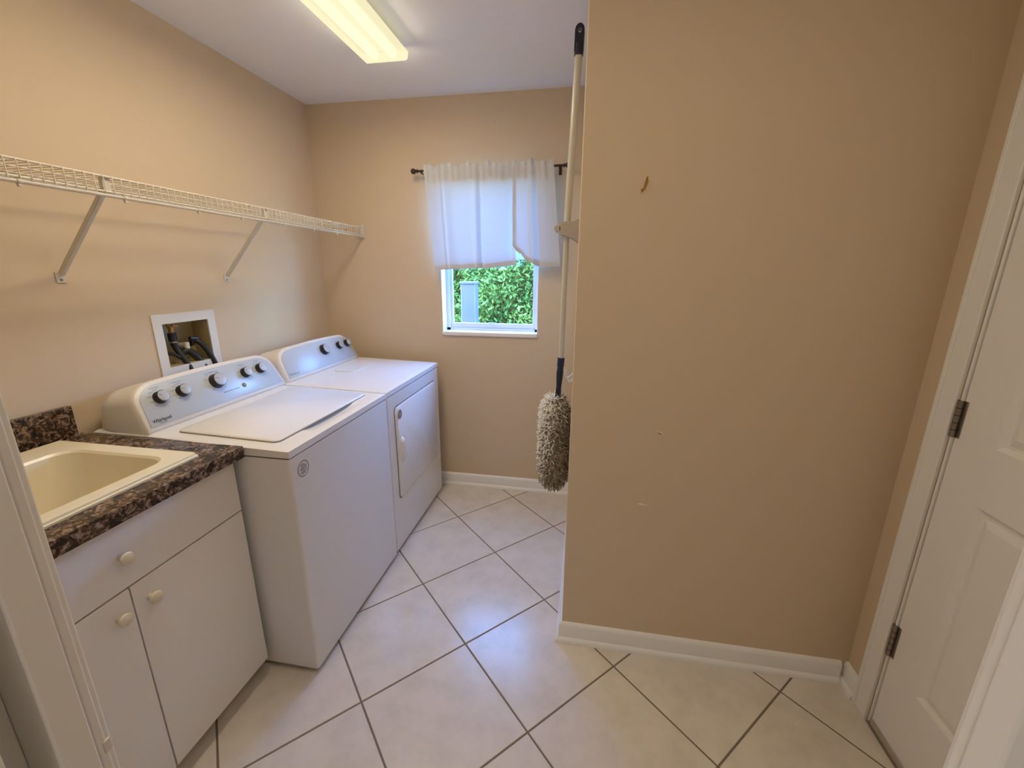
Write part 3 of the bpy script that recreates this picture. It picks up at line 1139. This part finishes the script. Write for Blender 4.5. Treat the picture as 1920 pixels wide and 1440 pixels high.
boxobj('seam_sheet', M['laminate_edge'], (CXF - 0.019, CXF - 0.016, CY0 + 0.003, CY1 - 0.003, 0.075, 0.893), cab, label='brown sheet behind the fronts')  # brown sheet that fills the gaps between drawer and doors


def front(name, y0, y1, z0, z1, ky, kz):
    d = boxobj(name, M['laminate'], (CXF - 0.0155, CXF, y0, y1, z0, z1), cab, bevel=0.0015)
    bm = bmesh.new()
    mm = Matrix.Translation((CXF, ky, kz)) @ Matrix.Rotation(math.radians(90), 4, 'Y')
    lathe(bm, [(0.008, 0.0), (0.007, 0.010), (0.0155, 0.017), (0.0175, 0.022), (0.0155, 0.027), (0.008, 0.0295), (0.001, 0.030)], mm, 24)
    obj('knob', bm, M['cream_knob'], d, label='round cream knob')


front('drawer_front', CY0 + 0.001, CY1 - 0.001, 0.7085, 0.890, -1.958, 0.797)
front('door', -1.9535, CY1 - 0.001, 0.070, 0.7035, -1.915, 0.643)
front('door', CY0 + 0.001, -1.9575, 0.070, 0.7035, -1.995, 0.643)

ZT = 0.938
SX0, SX1, SY0, SY1 = 0.052, 0.592, -2.255, -1.656     # sink rim
ct = thing('countertop', 'brown speckled granite-look counter with backsplash around the sink', 'countertop', (0.33, -1.98, 0.898))
CTX, CTY0, CTY1 = 0.662, YD + 0.010, -1.5615
bm = bmesh.new()
hx0, hx1, hy0, hy1 = SX0 + 0.022, SX1 - 0.022, SY0 + 0.022, SY1 - 0.022
box(bm, 0.001, hx0, CTY0, CTY1, 0.898, ZT)
box(bm, hx1, CTX, CTY0, CTY1, 0.898, ZT)
box(bm, hx0, hx1, CTY0, hy0, 0.898, ZT)
box(bm, hx0, hx1, hy1, CTY1, 0.898, ZT)
obj('slab', bm, M['granite'], ct, smooth=False)
boxobj('backsplash', M['granite'], (0.001, 0.020, CTY0, CTY1 - 0.02, ZT, 1.047), ct, bevel=0.001)

sk = thing('utility_sink', 'cream drop-in utility sink with deep square bowl', 'sink', ((SX0 + SX1) / 2, (SY0 + SY1) / 2, ZT))
bm = bmesh.new()
ZS = ZT + 0.016
levels = [(SX0, SX1, SY0, SY1, 0.007, ZT + 0.0005), (SX0, SX1, SY0, SY1, 0.007, ZT + 0.006), (SX0 + 0.004, SX1 - 0.004, SY0 + 0.004, SY1 - 0.004, 0.007, ZT + 0.008), (SX0 + 0.005, SX1 - 0.005, SY0 + 0.005, SY1 - 0.005, 0.007, ZS - 0.002), (SX0 + 0.007, SX1 - 0.007, SY0 + 0.007, SY1 - 0.007, 0.007, ZS),
          (SX0 + 0.108, SX1 - 0.047, SY0 + 0.052, SY1 - 0.052, 0.055, ZS - 0.001), (SX0 + 0.114, SX1 - 0.053, SY0 + 0.058, SY1 - 0.058, 0.055, ZS - 0.008),
          (SX0 + 0.130, SX1 - 0.075, SY0 + 0.080, SY1 - 0.080, 0.06, ZS - 0.22), (SX0 + 0.150, SX1 - 0.10, SY0 + 0.11, SY1 - 0.11, 0.06, ZS - 0.27),
          (SX0 + 0.185, SX1 - 0.14, SY0 + 0.15, SY1 - 0.15, 0.06, ZS - 0.285)]
rings = [[bm.verts.new((a, b, z)) for a, b in rrect(x0, x1, y0, y1, r, 6)] for x0, x1, y0, y1, r, z in levels]
n = len(rings[0])
for a, b in zip(rings, rings[1:]):
    for k in range(n):
        bm.faces.new((a[k], a[(k + 1) % n], b[(k + 1) % n], b[k]))
bm.faces.new(rings[-1])
so_ = obj('basin', bm, M['sink'], sk, angle=28)
bm = bmesh.new()
lathe(bm, [(0.045, 0.0), (0.045, 0.002), (0.036, 0.003), (0.030, 0.0005)], Matrix.Translation(((SX0 + SX1) / 2 + 0.03, (SY0 + SY1) / 2, ZS - 0.2848)), 24)
obj('drain', bm, M['steel'], sk)


# ------------------------------------------------------------------ wire shelf
def wire_shelf():
    ye, yn = -0.012, YD + 0.02
    zt, zl, xs = 1.783, 1.733, 0.316
    t = thing('wire_shelf', 'long white ventilated wire shelf high on the left wall', 'shelf', (0, -1.2, 1.75))

    def rod(name, x, z, r):
        bm = bmesh.new()
        tube(bm, [(x, yn, z), (x, ye, z)], r, 8)
        return obj(name, bm, M['wire'], t)
    for x, z, r in ((0.012, zt - 0.003, 0.003), (0.11, zt - 0.004, 0.0025), (0.21, zt - 0.004, 0.0025), (xs - 0.002, zt - 0.003, 0.0032), (xs, zl + 0.004, 0.0032)):
        rod('long_wire', x, z, r)
    bm = bmesh.new()
    tube(bm, [(xs - 0.004, yn, zl - 0.006), (xs - 0.004, ye, zl - 0.006)], 0.0055, 10)
    obj('hang_rail', bm, M['wire'], t)
    # cross wires share one mesh: across the top, bent down over the front lip
    bm = bmesh.new()
    tube(bm, [(0.006, 0, 0), (xs - 0.004, 0, 0), (xs + 0.0025, 0, -0.004), (xs + 0.004, 0, -0.010), (xs + 0.004, 0, zl - zt)], 0.0016, 5)
    me = finish(bm, 'cross_wire', M['wire'])
    nw = int((ye - yn) / 0.0254)
    for k in range(nw):
        o = bpy.data.objects.new('cross_wire', me)
        COL.objects.link(o)
        o.parent = t
        o.matrix_parent_inverse = Matrix.Translation(-t.location)
        o.location = (0, ye - 0.008 - k * 0.0254, zt)
    for y in (-1.748, -1.485, -1.221, -1.012, -0.751, -0.518, -0.30):
        bm = bmesh.new()
        tube(bm, [(xs - 0.004, y - 0.005, zl - 0.006), (xs - 0.004, y + 0.005, zl - 0.006)], 0.0078, 10)
        box(bm, xs - 0.008, xs, y - 0.004, y + 0.004, zl - 0.020, zl - 0.008)
        obj('rail_clip', bm, M['wire'], t, bevel=0.001)
    for yt, yb, zb in ((-1.530, -1.503, 1.478), (-0.862, -0.815, 1.468)):
        bm = bmesh.new()
        a, b = Vector((xs - 0.012, yt, zl + 0.02)), Vector((0.010, yb, zb + 0.014))
        d = (b - a).normalized()
        u = Vector((0, 1, 0))
        w = d.cross(u).normalized()
        for sgn in (-1, 1):      # U-section brace: two flanges and a web
            c0 = [a + u * (sgn * 0.0055) + w * q for q in (-0.007, 0.007)] + [b + u * (sgn * 0.0055) + w * q for q in (0.007, -0.007)]
            v0 = [bm.verts.new(p + u * 0.0009) for p in c0]
            v1 = [bm.verts.new(p - u * 0.0009) for p in c0]
            bm.faces.new(v0)
            bm.faces.new(list(reversed(v1)))
            for k in range(4):
                bm.faces.new((v0[k], v0[(k + 1) % 4], v1[(k + 1) % 4], v1[k]))
        c0 = [a + u * q + w * 0.007 for q in (-0.006, 0.006)] + [b + u * q + w * 0.007 for q in (0.006, -0.006)]
        v0 = [bm.verts.new(p + w * 0.0009) for p in c0]
        v1 = [bm.verts.new(p - w * 0.0009) for p in c0]
        bm.faces.new(v0)
        bm.faces.new(list(reversed(v1)))
        for k in range(4):
            bm.faces.new((v0[k], v0[(k + 1) % 4], v1[(k + 1) % 4], v1[k]))
        br = obj('brace', bm, M['wire'], t, smooth=False, label='slanting white support brace')
        bm = bmesh.new()
        box(bm, xs - 0.020, xs - 0.006, yt - 0.011, yt + 0.011, zl - 0.004, zt - 0.004)
        obj('brace_hook', bm, M['wire'], br, bevel=0.001)
        boxobj('foot_plate', M['wire'], (0.0003, 0.004, yb - 0.014, yb + 0.014, zb - 0.016, zb + 0.020), br, bevel=0.001)
        bm = bmesh.new()
        lathe(bm, [(0.0045, 0), (0.0045, 0.0012), (0.002, 0.002)], Matrix.Translation((0.0038, yb, zb - 0.006)) @ Matrix.Rotation(math.radians(90), 4, 'Y'), 12)
        obj('screw', bm, M['dark_steel'], br)
    # end bracket on the back wall
    bm = bmesh.new()
    box(bm, xs - 0.028, xs + 0.012, -0.016, -0.0005, zl - 0.016, zt + 0.010)
    obj('end_bracket', bm, M['wire'], t, bevel=0.003)
    bm = bmesh.new()
    box(bm, xs - 0.012, xs + 0.004, -0.004, -0.0003, zt + 0.008, zt + 0.026)
    obj('bracket_tab', bm, M['wire'], t, bevel=0.001)


wire_shelf()


# ------------------------------------------------------------------ curtain rod and curtains
ZROD, YROD = 2.090, -0.062
rodt = thing('curtain_rod', 'dark brown curtain rod with ball finials', 'curtain rod', (1.16, 0, ZROD))
bm = bmesh.new()
tube(bm, [(0.735, YROD, ZROD), (1.605, YROD, ZROD + 0.003)], 0.0065, 12)
obj('rod', bm, M['rod'], rodt)
for x, s in ((0.735, -1), (1.605, 1)):
    bm = bmesh.new()
    lathe(bm, [(0.0065, 0), (0.0105, 0.002), (0.0105, 0.008), (0.006, 0.011), (0.012, 0.017), (0.0165, 0.026), (0.0155, 0.036), (0.009, 0.043), (0.001, 0.045)],
          Matrix.Translation((x, YROD, ZROD + (0.003 if s > 0 else 0))) @ Matrix.Rotation(math.radians(90 * s), 4, 'Y'), 20)
    obj('finial', bm, M['rod'], rodt)
for x in (0.757, 1.585):
    bm = bmesh.new()
    tube(bm, [(x, -0.001, ZROD - 0.012), (x, YROD, ZROD - 0.012)], 0.004, 8)
    tube(bm, [(x - 0.005, YROD, ZROD - 0.0105), (x + 0.005, YROD, ZROD - 0.0105)], 0.006, 8)
    box(bm, x - 0.008, x + 0.008, -0.003, -0.0003, ZROD - 0.035, ZROD + 0.01)
    obj('rod_bracket', bm, M['rod'], rodt)


def interp(tab, s):
    for (a, va), (b, vb) in zip(tab, tab[1:]):
        if s <= b:
            q = (s - a) / (b - a)
            q = q * q * (3 - 2 * q)
            return va + (vb - va) * q
    return tab[-1][1]


def curtain(label, xt0, xt1, xb0, xb1, ztop, zbot, folds, curl, seed):
    """zbot: table s -> hem height; folds: (centre s, width, depth)"""
    rnd = random.Random(seed)
    ph = [rnd.uniform(0, 6.28) for _ in range(4)]
    ns, nt = 150, 60
    t = thing('curtain', label, 'curtain', ((xt0 + xt1) / 2, YROD, min(z for _, z in zbot)), 'curtain panels on the window')
    bm = bmesh.new()
    grid = []
    for j in range(nt + 1):
        v = j / nt
        row = []
        for i in range(ns + 1):
            s = i / ns
            zb = interp(zbot, s)
            zt = ztop + 0.008 * math.sin(7.3 * s * 6.28 * (xt1 - xt0) + ph[0]) + 0.006 * math.sin(17 * s * 6.28 * (xt1 - xt0) + ph[1])
            z = zt + (zb - zt) * v
            x = (xt0 + (xt1 - xt0) * s) * (1 - v) + (xb0 + (xb1 - xb0) * s) * v
            near_rod = math.exp(-((z - ZROD) / 0.022) ** 2)
            gather = max(0, 1 - v * 5.5)
            y = YROD - 0.012
            ru = 0.0075 * math.sin(26 * s * 6.28 * (xt1 - xt0) + ph[2]) + 0.006 * math.sin(11 * s * 6.28 * (xt1 - xt0) + ph[3])
            y += ru * (gather * (1 - 0.7 * near_rod))
            body = min(1, v * 2.5)
            y += 0.0035 * body * math.sin(5.0 * s * 6.28 * (xt1 - xt0) + ph[1])
            for c, wd, dp in folds:
                q = (s - c - 0.01 * math.sin(3 * v + ph[0])) / wd
                y += dp * math.exp(-q * q) * (0.25 + 0.75 * body)
            if curl:
                q = max(0, 1 - s / 0.42) * max(0, (v - 0.62) / 0.38)
                y -= 0.030 * q ** 1.2
                x += 0.010 * q
            y = min(y, YROD - 0.0075) if abs(z - ZROD) < 0.012 else min(y, -0.02)
            row.append(bm.verts.new((x, y, z)))
        grid.append(row)
    for j in range(nt):
        for i in range(ns):
            bm.faces.new((grid[j][i], grid[j + 1][i], grid[j + 1][i + 1], grid[j][i + 1]))
    c = obj('cloth', bm, M['curtain'], t, angle=80)
    # hem: a second layer turned up at the foot, and the rod pocket's rear layer at the head
    bm = bmesh.new()
    rows = []
    for j, off in ((nt, 0.0012), (nt - 3, 0.0016)):
        rows.append([bm.verts.new(v.co + Vector((0, off, 0))) for v in grid_coords(c, ns, nt, j)])
    for i in range(ns):
        bm.faces.new((rows[0][i], rows[1][i], rows[1][i + 1], rows[0][i + 1]))
    obj('hem', bm, M['curtain'], t, angle=80)
    bm = bmesh.new()
    tube(bm, [v.co + Vector((0, -0.001, 0.001)) for v in grid_coords(c, ns, nt, nt)[::3]], 0.0013 if not curl else 0.0030, 6)
    obj('hem_roll', bm, M['curtain'], t)
    bm = bmesh.new()
    rows = [[], [], []]
    for q, (j, yy) in enumerate(((3, None), (6, YROD + 0.010), (9, None))):
        for v in grid_coords(c, ns, nt, j):
            co = v.co.copy()
            co.y = yy if yy is not None else co.y + 0.0015
            rows[q].append(bm.verts.new(co))
    for a, b in zip(rows, rows[1:]):
        for i in range(ns):
            bm.faces.new((a[i], b[i], b[i + 1], a[i + 1]))
    obj('rod_pocket', bm, M['curtain'], t, angle=80)


def grid_coords(o, ns, nt, j):
    vs = o.data.vertices
    return [vs[j * (ns + 1) + i] for i in range(ns + 1)]


curtain('wider white sheer curtain panel with straight hem over the window', 0.772, 1.335, 0.822, 1.338, 2.118,
        [(0, 1.515), (0.2, 1.522), (0.6, 1.530), (0.62, 1.528), (1.0, 1.548)],
        [(0.18, 0.018, 0.010), (0.20, 0.06, -0.012), (0.55, 0.03, -0.022), (0.60, 0.02, 0.012), (0.95, 0.05, 0.008)], False, 3)
curtain('narrower white sheer curtain panel with its hem corner turned up', 1.318, 1.548, 1.312, 1.607, 2.120,
        [(0, 1.655), (0.12, 1.625), (0.35, 1.567), (0.55, 1.545), (1.0, 1.542)],
        [(0.45, 0.06, -0.016), (0.58, 0.05, 0.012), (0.75, 0.12, -0.008)], True, 9)


# ------------------------------------------------------------------ duster, its holder, hooks
YP = -0.95


def duster():
    t = thing('extendable_duster', 'long cream pole duster with navy grips and fluffy taupe head', 'duster', (1.671, YP, 0.55))
    top, cap, grip, base = Vector((1.704, YP, 2.338)), Vector((1.7025, YP, 2.244)), Vector((1.679, YP, 1.157)), Vector((1.671, YP, 0.986))
    bm = bmesh.new()
    mid = Vector((1.6835, YP, 1.69))
    tube(bm, [cap, mid], 0.0134, 16)
    obj('upper_pole', bm, M['pole'], t)
    bm = bmesh.new()
    tube(bm, [mid + Vector((0, 0, 0.01)), grip - Vector((0, 0, 0.02))], 0.0112, 16)
    obj('lower_pole', bm, M['pole'], t)
    # hanging cap: flattened rounded tab with a hole
    bm = bmesh.new()
    outl, hole = [], []
    hz, rr, r0 = 2.316, 0.0075, 0.0165
    n = 24
    lean = (top.x - cap.x) / (top.z - cap.z)
    A, B, C, D = [], [], [], []
    for k in range(n):
        a = 2 * math.pi * k / n
        dx, dz = math.cos(a), math.sin(a)
        if dz >= 0:
            o = (r0 * dx, hz + (top.z - hz) * dz)
        else:
            o = (r0 * max(-1, min(1, dx / max(abs(dx), 0.55) if abs(dx) > 1e-6 else 0)), hz + (2.25 - hz) * min(1, -dz * 1.25))
        h = (rr * dx, hz + rr * dz)
        for L, q, yy in ((A, o, -0.011), (B, h, -0.013), (C, h, 0.013), (D, o, 0.011)):
            L.append(bm.verts.new((cap.x + lean * (q[1] - cap.z) + q[0], YP + yy, q[1])))
    for P, Q in ((A, B), (B, C), (C, D), (D, A)):
        for k in range(n):
            bm.faces.new((P[k], P[(k + 1) % n], Q[(k + 1) % n], Q[k]))
    hc = obj('hanging_cap', bm, M['navy'], t, angle=50, label='navy end cap with hanging hole')
    bm = bmesh.new()
    tube(bm, [cap + Vector((0.0008, 0, 0.035)), cap], [0.0158, 0.0164], 16)
    obj('cap_collar', bm, M['navy'], hc)
    bm = bmesh.new()
    pts, rad = [], []
    for q, r in ((-0.02, 0.0150), (0.0, 0.0150), (0.20, 0.0150), (0.22, 0.0128), (0.35, 0.0150), (0.5, 0.0138), (0.7, 0.0110), (0.9, 0.0125), (1.15, 0.0135)):
        pts.append(grip + (base - grip) * q)
        rad.append(r)
    tube(bm, pts, rad, 16)
    obj('grip', bm, M['navy'], t, label='navy moulded grip')
    # fluffy head: core plus thousands of loops of microfibre
    cx, r_in, r_out = 1.660, 0.026, 0.071
    z0, z1 = 0.556, 1.005
    bm = bmesh.new()
    mt = Matrix.Translation((cx, YP, 0))
    prof = []
    for k in range(15):
        q = k / 14
        prof.append((0.050 * (max(0.0, 1 - (2 * q - 1) ** 6)) ** 0.5 + 0.002, z0 + 0.02 + (z1 - z0 - 0.04) * q))
    lathe(bm, prof, mt, 20)
    obj('head_core', bm, M['fluff_taupe'], t)
    rnd = random.Random(4)
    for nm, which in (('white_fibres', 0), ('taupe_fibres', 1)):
        bm = bmesh.new()
        cnt = 3800
        for k in range(cnt):
            q = rnd.random()
            a = rnd.uniform(0, 2 * math.pi)
            z = z0 + 0.02 + (z1 - z0 - 0.04) * q
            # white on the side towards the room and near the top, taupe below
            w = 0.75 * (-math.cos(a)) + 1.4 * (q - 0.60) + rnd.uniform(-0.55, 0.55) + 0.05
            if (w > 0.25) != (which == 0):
                continue
            R0 = r_out * (max(0.05, 1 - (2 * q - 1) ** 6)) ** 0.5
            d = Vector((math.cos(a), math.sin(a), rnd.uniform(-0.35, 0.35) + (q - 0.5) * 0.9)).normalized()
            p0 = Vector((cx, YP, z)) + Vector((math.cos(a), math.sin(a), 0)) * R0 * 0.62
            ln = rnd.uniform(0.018, 0.032)
            side = d.cross(Vector((rnd.uniform(-1, 1), rnd.uniform(-1, 1), rnd.uniform(-1, 1)))).normalized()
            p1 = p0 + d * ln * 0.6 + side * ln * 0.22
            p2 = p0 + d * ln + side * ln * 0.65 + Vector((0, 0, -0.004))
            for p in (p0, p1, p2):
                p.x = min(p.x, PX - 0.002)
            tube(bm, [p0, p1, p2], [0.0022, 0.0026, 0.0016], 4)
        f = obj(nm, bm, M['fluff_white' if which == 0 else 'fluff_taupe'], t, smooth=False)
        f['kind'] = 'stuff'


duster()

hold = thing('broom_holder', 'grey-beige wall clip gripping the duster pole', 'holder', (PX, YP, 1.65))
bm = bmesh.new()
box(bm, PX - 0.006, PX - 0.0003, YP - 0.035, YP + 0.035, 1.605, 1.700)
obj('wall_plate', bm, M['holder'], hold, bevel=0.002)
bm = bmesh.new()
prof = [(PX - 0.004, 1.612), (PX - 0.020, 1.625), (PX - 0.050, 1.640), (PX - 0.075, 1.646), (PX - 0.082, 1.655), (PX - 0.082, 1.690), (PX - 0.062, 1.694), (PX - 0.03, 1.694), (PX - 0.004, 1.704)]
prism(bm, prof, YP - 0.034, YP - 0.018, 'y')
obj('clip_arm', bm, M['holder'], hold, bevel=0.002)
bm = bmesh.new()
prism(bm, prof, YP + 0.018, YP + 0.034, 'y')
obj('clip_arm', bm, M['holder'], hold, bevel=0.002)
bm = bmesh.new()
tube(bm, [(PX - 0.088, YP - 0.034, 1.668), (PX - 0.088, YP + 0.034, 1.668)], 0.012, 14)
obj('roller', bm, M['holder'], hold)

hk = thing('cup_hook', 'small white adhesive hook behind the duster grip', 'hook', (PX, -0.86, 1.07))
boxobj('back_plate', M['white_plastic'], (PX - 0.004, PX - 0.0003, -0.885, -0.845, 1.045, 1.105), hk, bevel=0.002)
bm = bmesh.new()
tube(bm, bez((PX - 0.003, -0.865, 1.085), (PX - 0.02, -0.865, 1.05), (PX - 0.045, -0.865, 1.04), (PX - 0.040, -0.865, 1.09), 12), 0.0042, 8)
obj('hook_arm', bm, M['white_plastic'], hk)
bm = bmesh.new()
tube(bm, bez((PX - 0.003, -0.865, 1.058), (PX - 0.015, -0.868, 1.03), (PX - 0.03, -0.868, 1.03), (PX - 0.028, -0.868, 1.055), 12), 0.0036, 8)
obj('hook_arm', bm, M['white_plastic'], hk)

ph = thing('picture_hook', 'tiny brass picture hook nailed to the jutting wall', 'hook', (1.931, PY, 1.767))
bm = bmesh.new()
x, z = 1.931, 1.767
tube(bm, [(x + 0.006, PY - 0.0016, z + 0.019), (x + 0.001, PY - 0.002, z - 0.004), (x - 0.003, PY - 0.003, z - 0.014), (x - 0.007, PY - 0.010, z - 0.017), (x - 0.008, PY - 0.013, z - 0.010)],
     [0.0028, 0.0030, 0.0026, 0.0024, 0.0018], 8)
tube(bm, [(x + 0.010, PY - 0.0016, z + 0.015), (x + 0.004, PY - 0.002, z - 0.006), (x - 0.003, PY - 0.003, z - 0.014)], 0.0022, 8)
obj('bent_strap', bm, M['brass'], ph)
bm = bmesh.new()
tube(bm, [(x + 0.007, PY - 0.010, z + 0.022), (x + 0.006, PY + 0.004, z + 0.013)], [0.003, 0.0012], 10)
obj('nail', bm, M['brass'], ph)

# ------------------------------------------------------------------ outside the window
struct(boxobj('ground', M['soil'], (-6, 8, 0.14, 9, -0.5, -0.3)), 'garden ground outside the window', 'ground')


def hedge():
    t = thing('hedge', 'dense sunlit green hedge beyond the window', 'hedge', (1.0, 2.6, -0.3))
    rnd = random.Random(11)
    bm = bmesh.new()
    for k in range(26):
        x = -2.4 + 6.2 * k / 25 + rnd.uniform(-0.1, 0.1)
        y = 2.5 + rnd.uniform(-0.2, 0.25)
        path = [(x, y, -0.3), (x + rnd.uniform(-0.15, 0.15), y + rnd.uniform(-0.1, 0.1), 0.8), (x + rnd.uniform(-0.3, 0.3), y + rnd.uniform(-0.15, 0.15), 1.6)]
        tube(bm, path, [0.03, 0.022, 0.01], 6)
    obj('stems', bm, M['bark'], t)
    verts, faces = [], []
    for k in range(165000):
        x = rnd.uniform(-2.6, 4.0)
        d = rnd.random() ** 1.8
        z = rnd.uniform(-0.28, 1.80 + 0.12 * math.sin(x * 2.1) + 0.08 * math.sin(x * 5.3))
        y = 2.05 + 0.9 * d + 0.14 * math.sin(x * 3.1 + z * 2.2) + 0.10 * math.sin(x * 7.3 - z * 5.1) + rnd.uniform(-0.05, 0.05)
        c = Vector((x, y, z))
        ax = Vector((rnd.uniform(-1, 1), rnd.uniform(-1.0, 0.4), rnd.uniform(-0.9, 0.9))).normalized()
        s_ = ax.cross(Vector((rnd.uniform(-1, 1), rnd.uniform(-1, 1), rnd.uniform(-1, 1)))).normalized()
        nrm = ax.cross(s_)
        L = rnd.uniform(0.022, 0.042)
        if k > 130000:          # coarser leaves deep inside
            L *= 2.4
            c.y = 2.75 + rnd.uniform(0, 0.5)
        W = L * 0.42
        b = len(verts)
        verts += [c - ax * L, c + s_ * W + nrm * W * 0.3, c + ax * L, c - s_ * W + nrm * W * 0.3]
        faces += [(b, b + 1, b + 2), (b, b + 2, b + 3)]
    me = bpy.data.meshes.new('leaves')
    me.from_pydata(verts, [], faces)
    me.materials.append(M['leaf'])
    o = obj('leaves', me, None, t)
    o['kind'] = 'stuff'


hedge()

post = thing('garden_post', 'white square vinyl post standing before the hedge', 'post', (0.737, 1.03, -0.3))
boxobj('shaft', M['vinyl'], (0.672, 0.802, 0.965, 1.095, -0.3, 1.405), post, bevel=0.006)
bm = bmesh.new()
prism(bm, [(0.664, 0.957), (0.810, 0.957), (0.810, 1.103), (0.664, 1.103)], 1.402, 1.425, 'z')
obj('cap', bm, M['vinyl'], post, bevel=0.006)
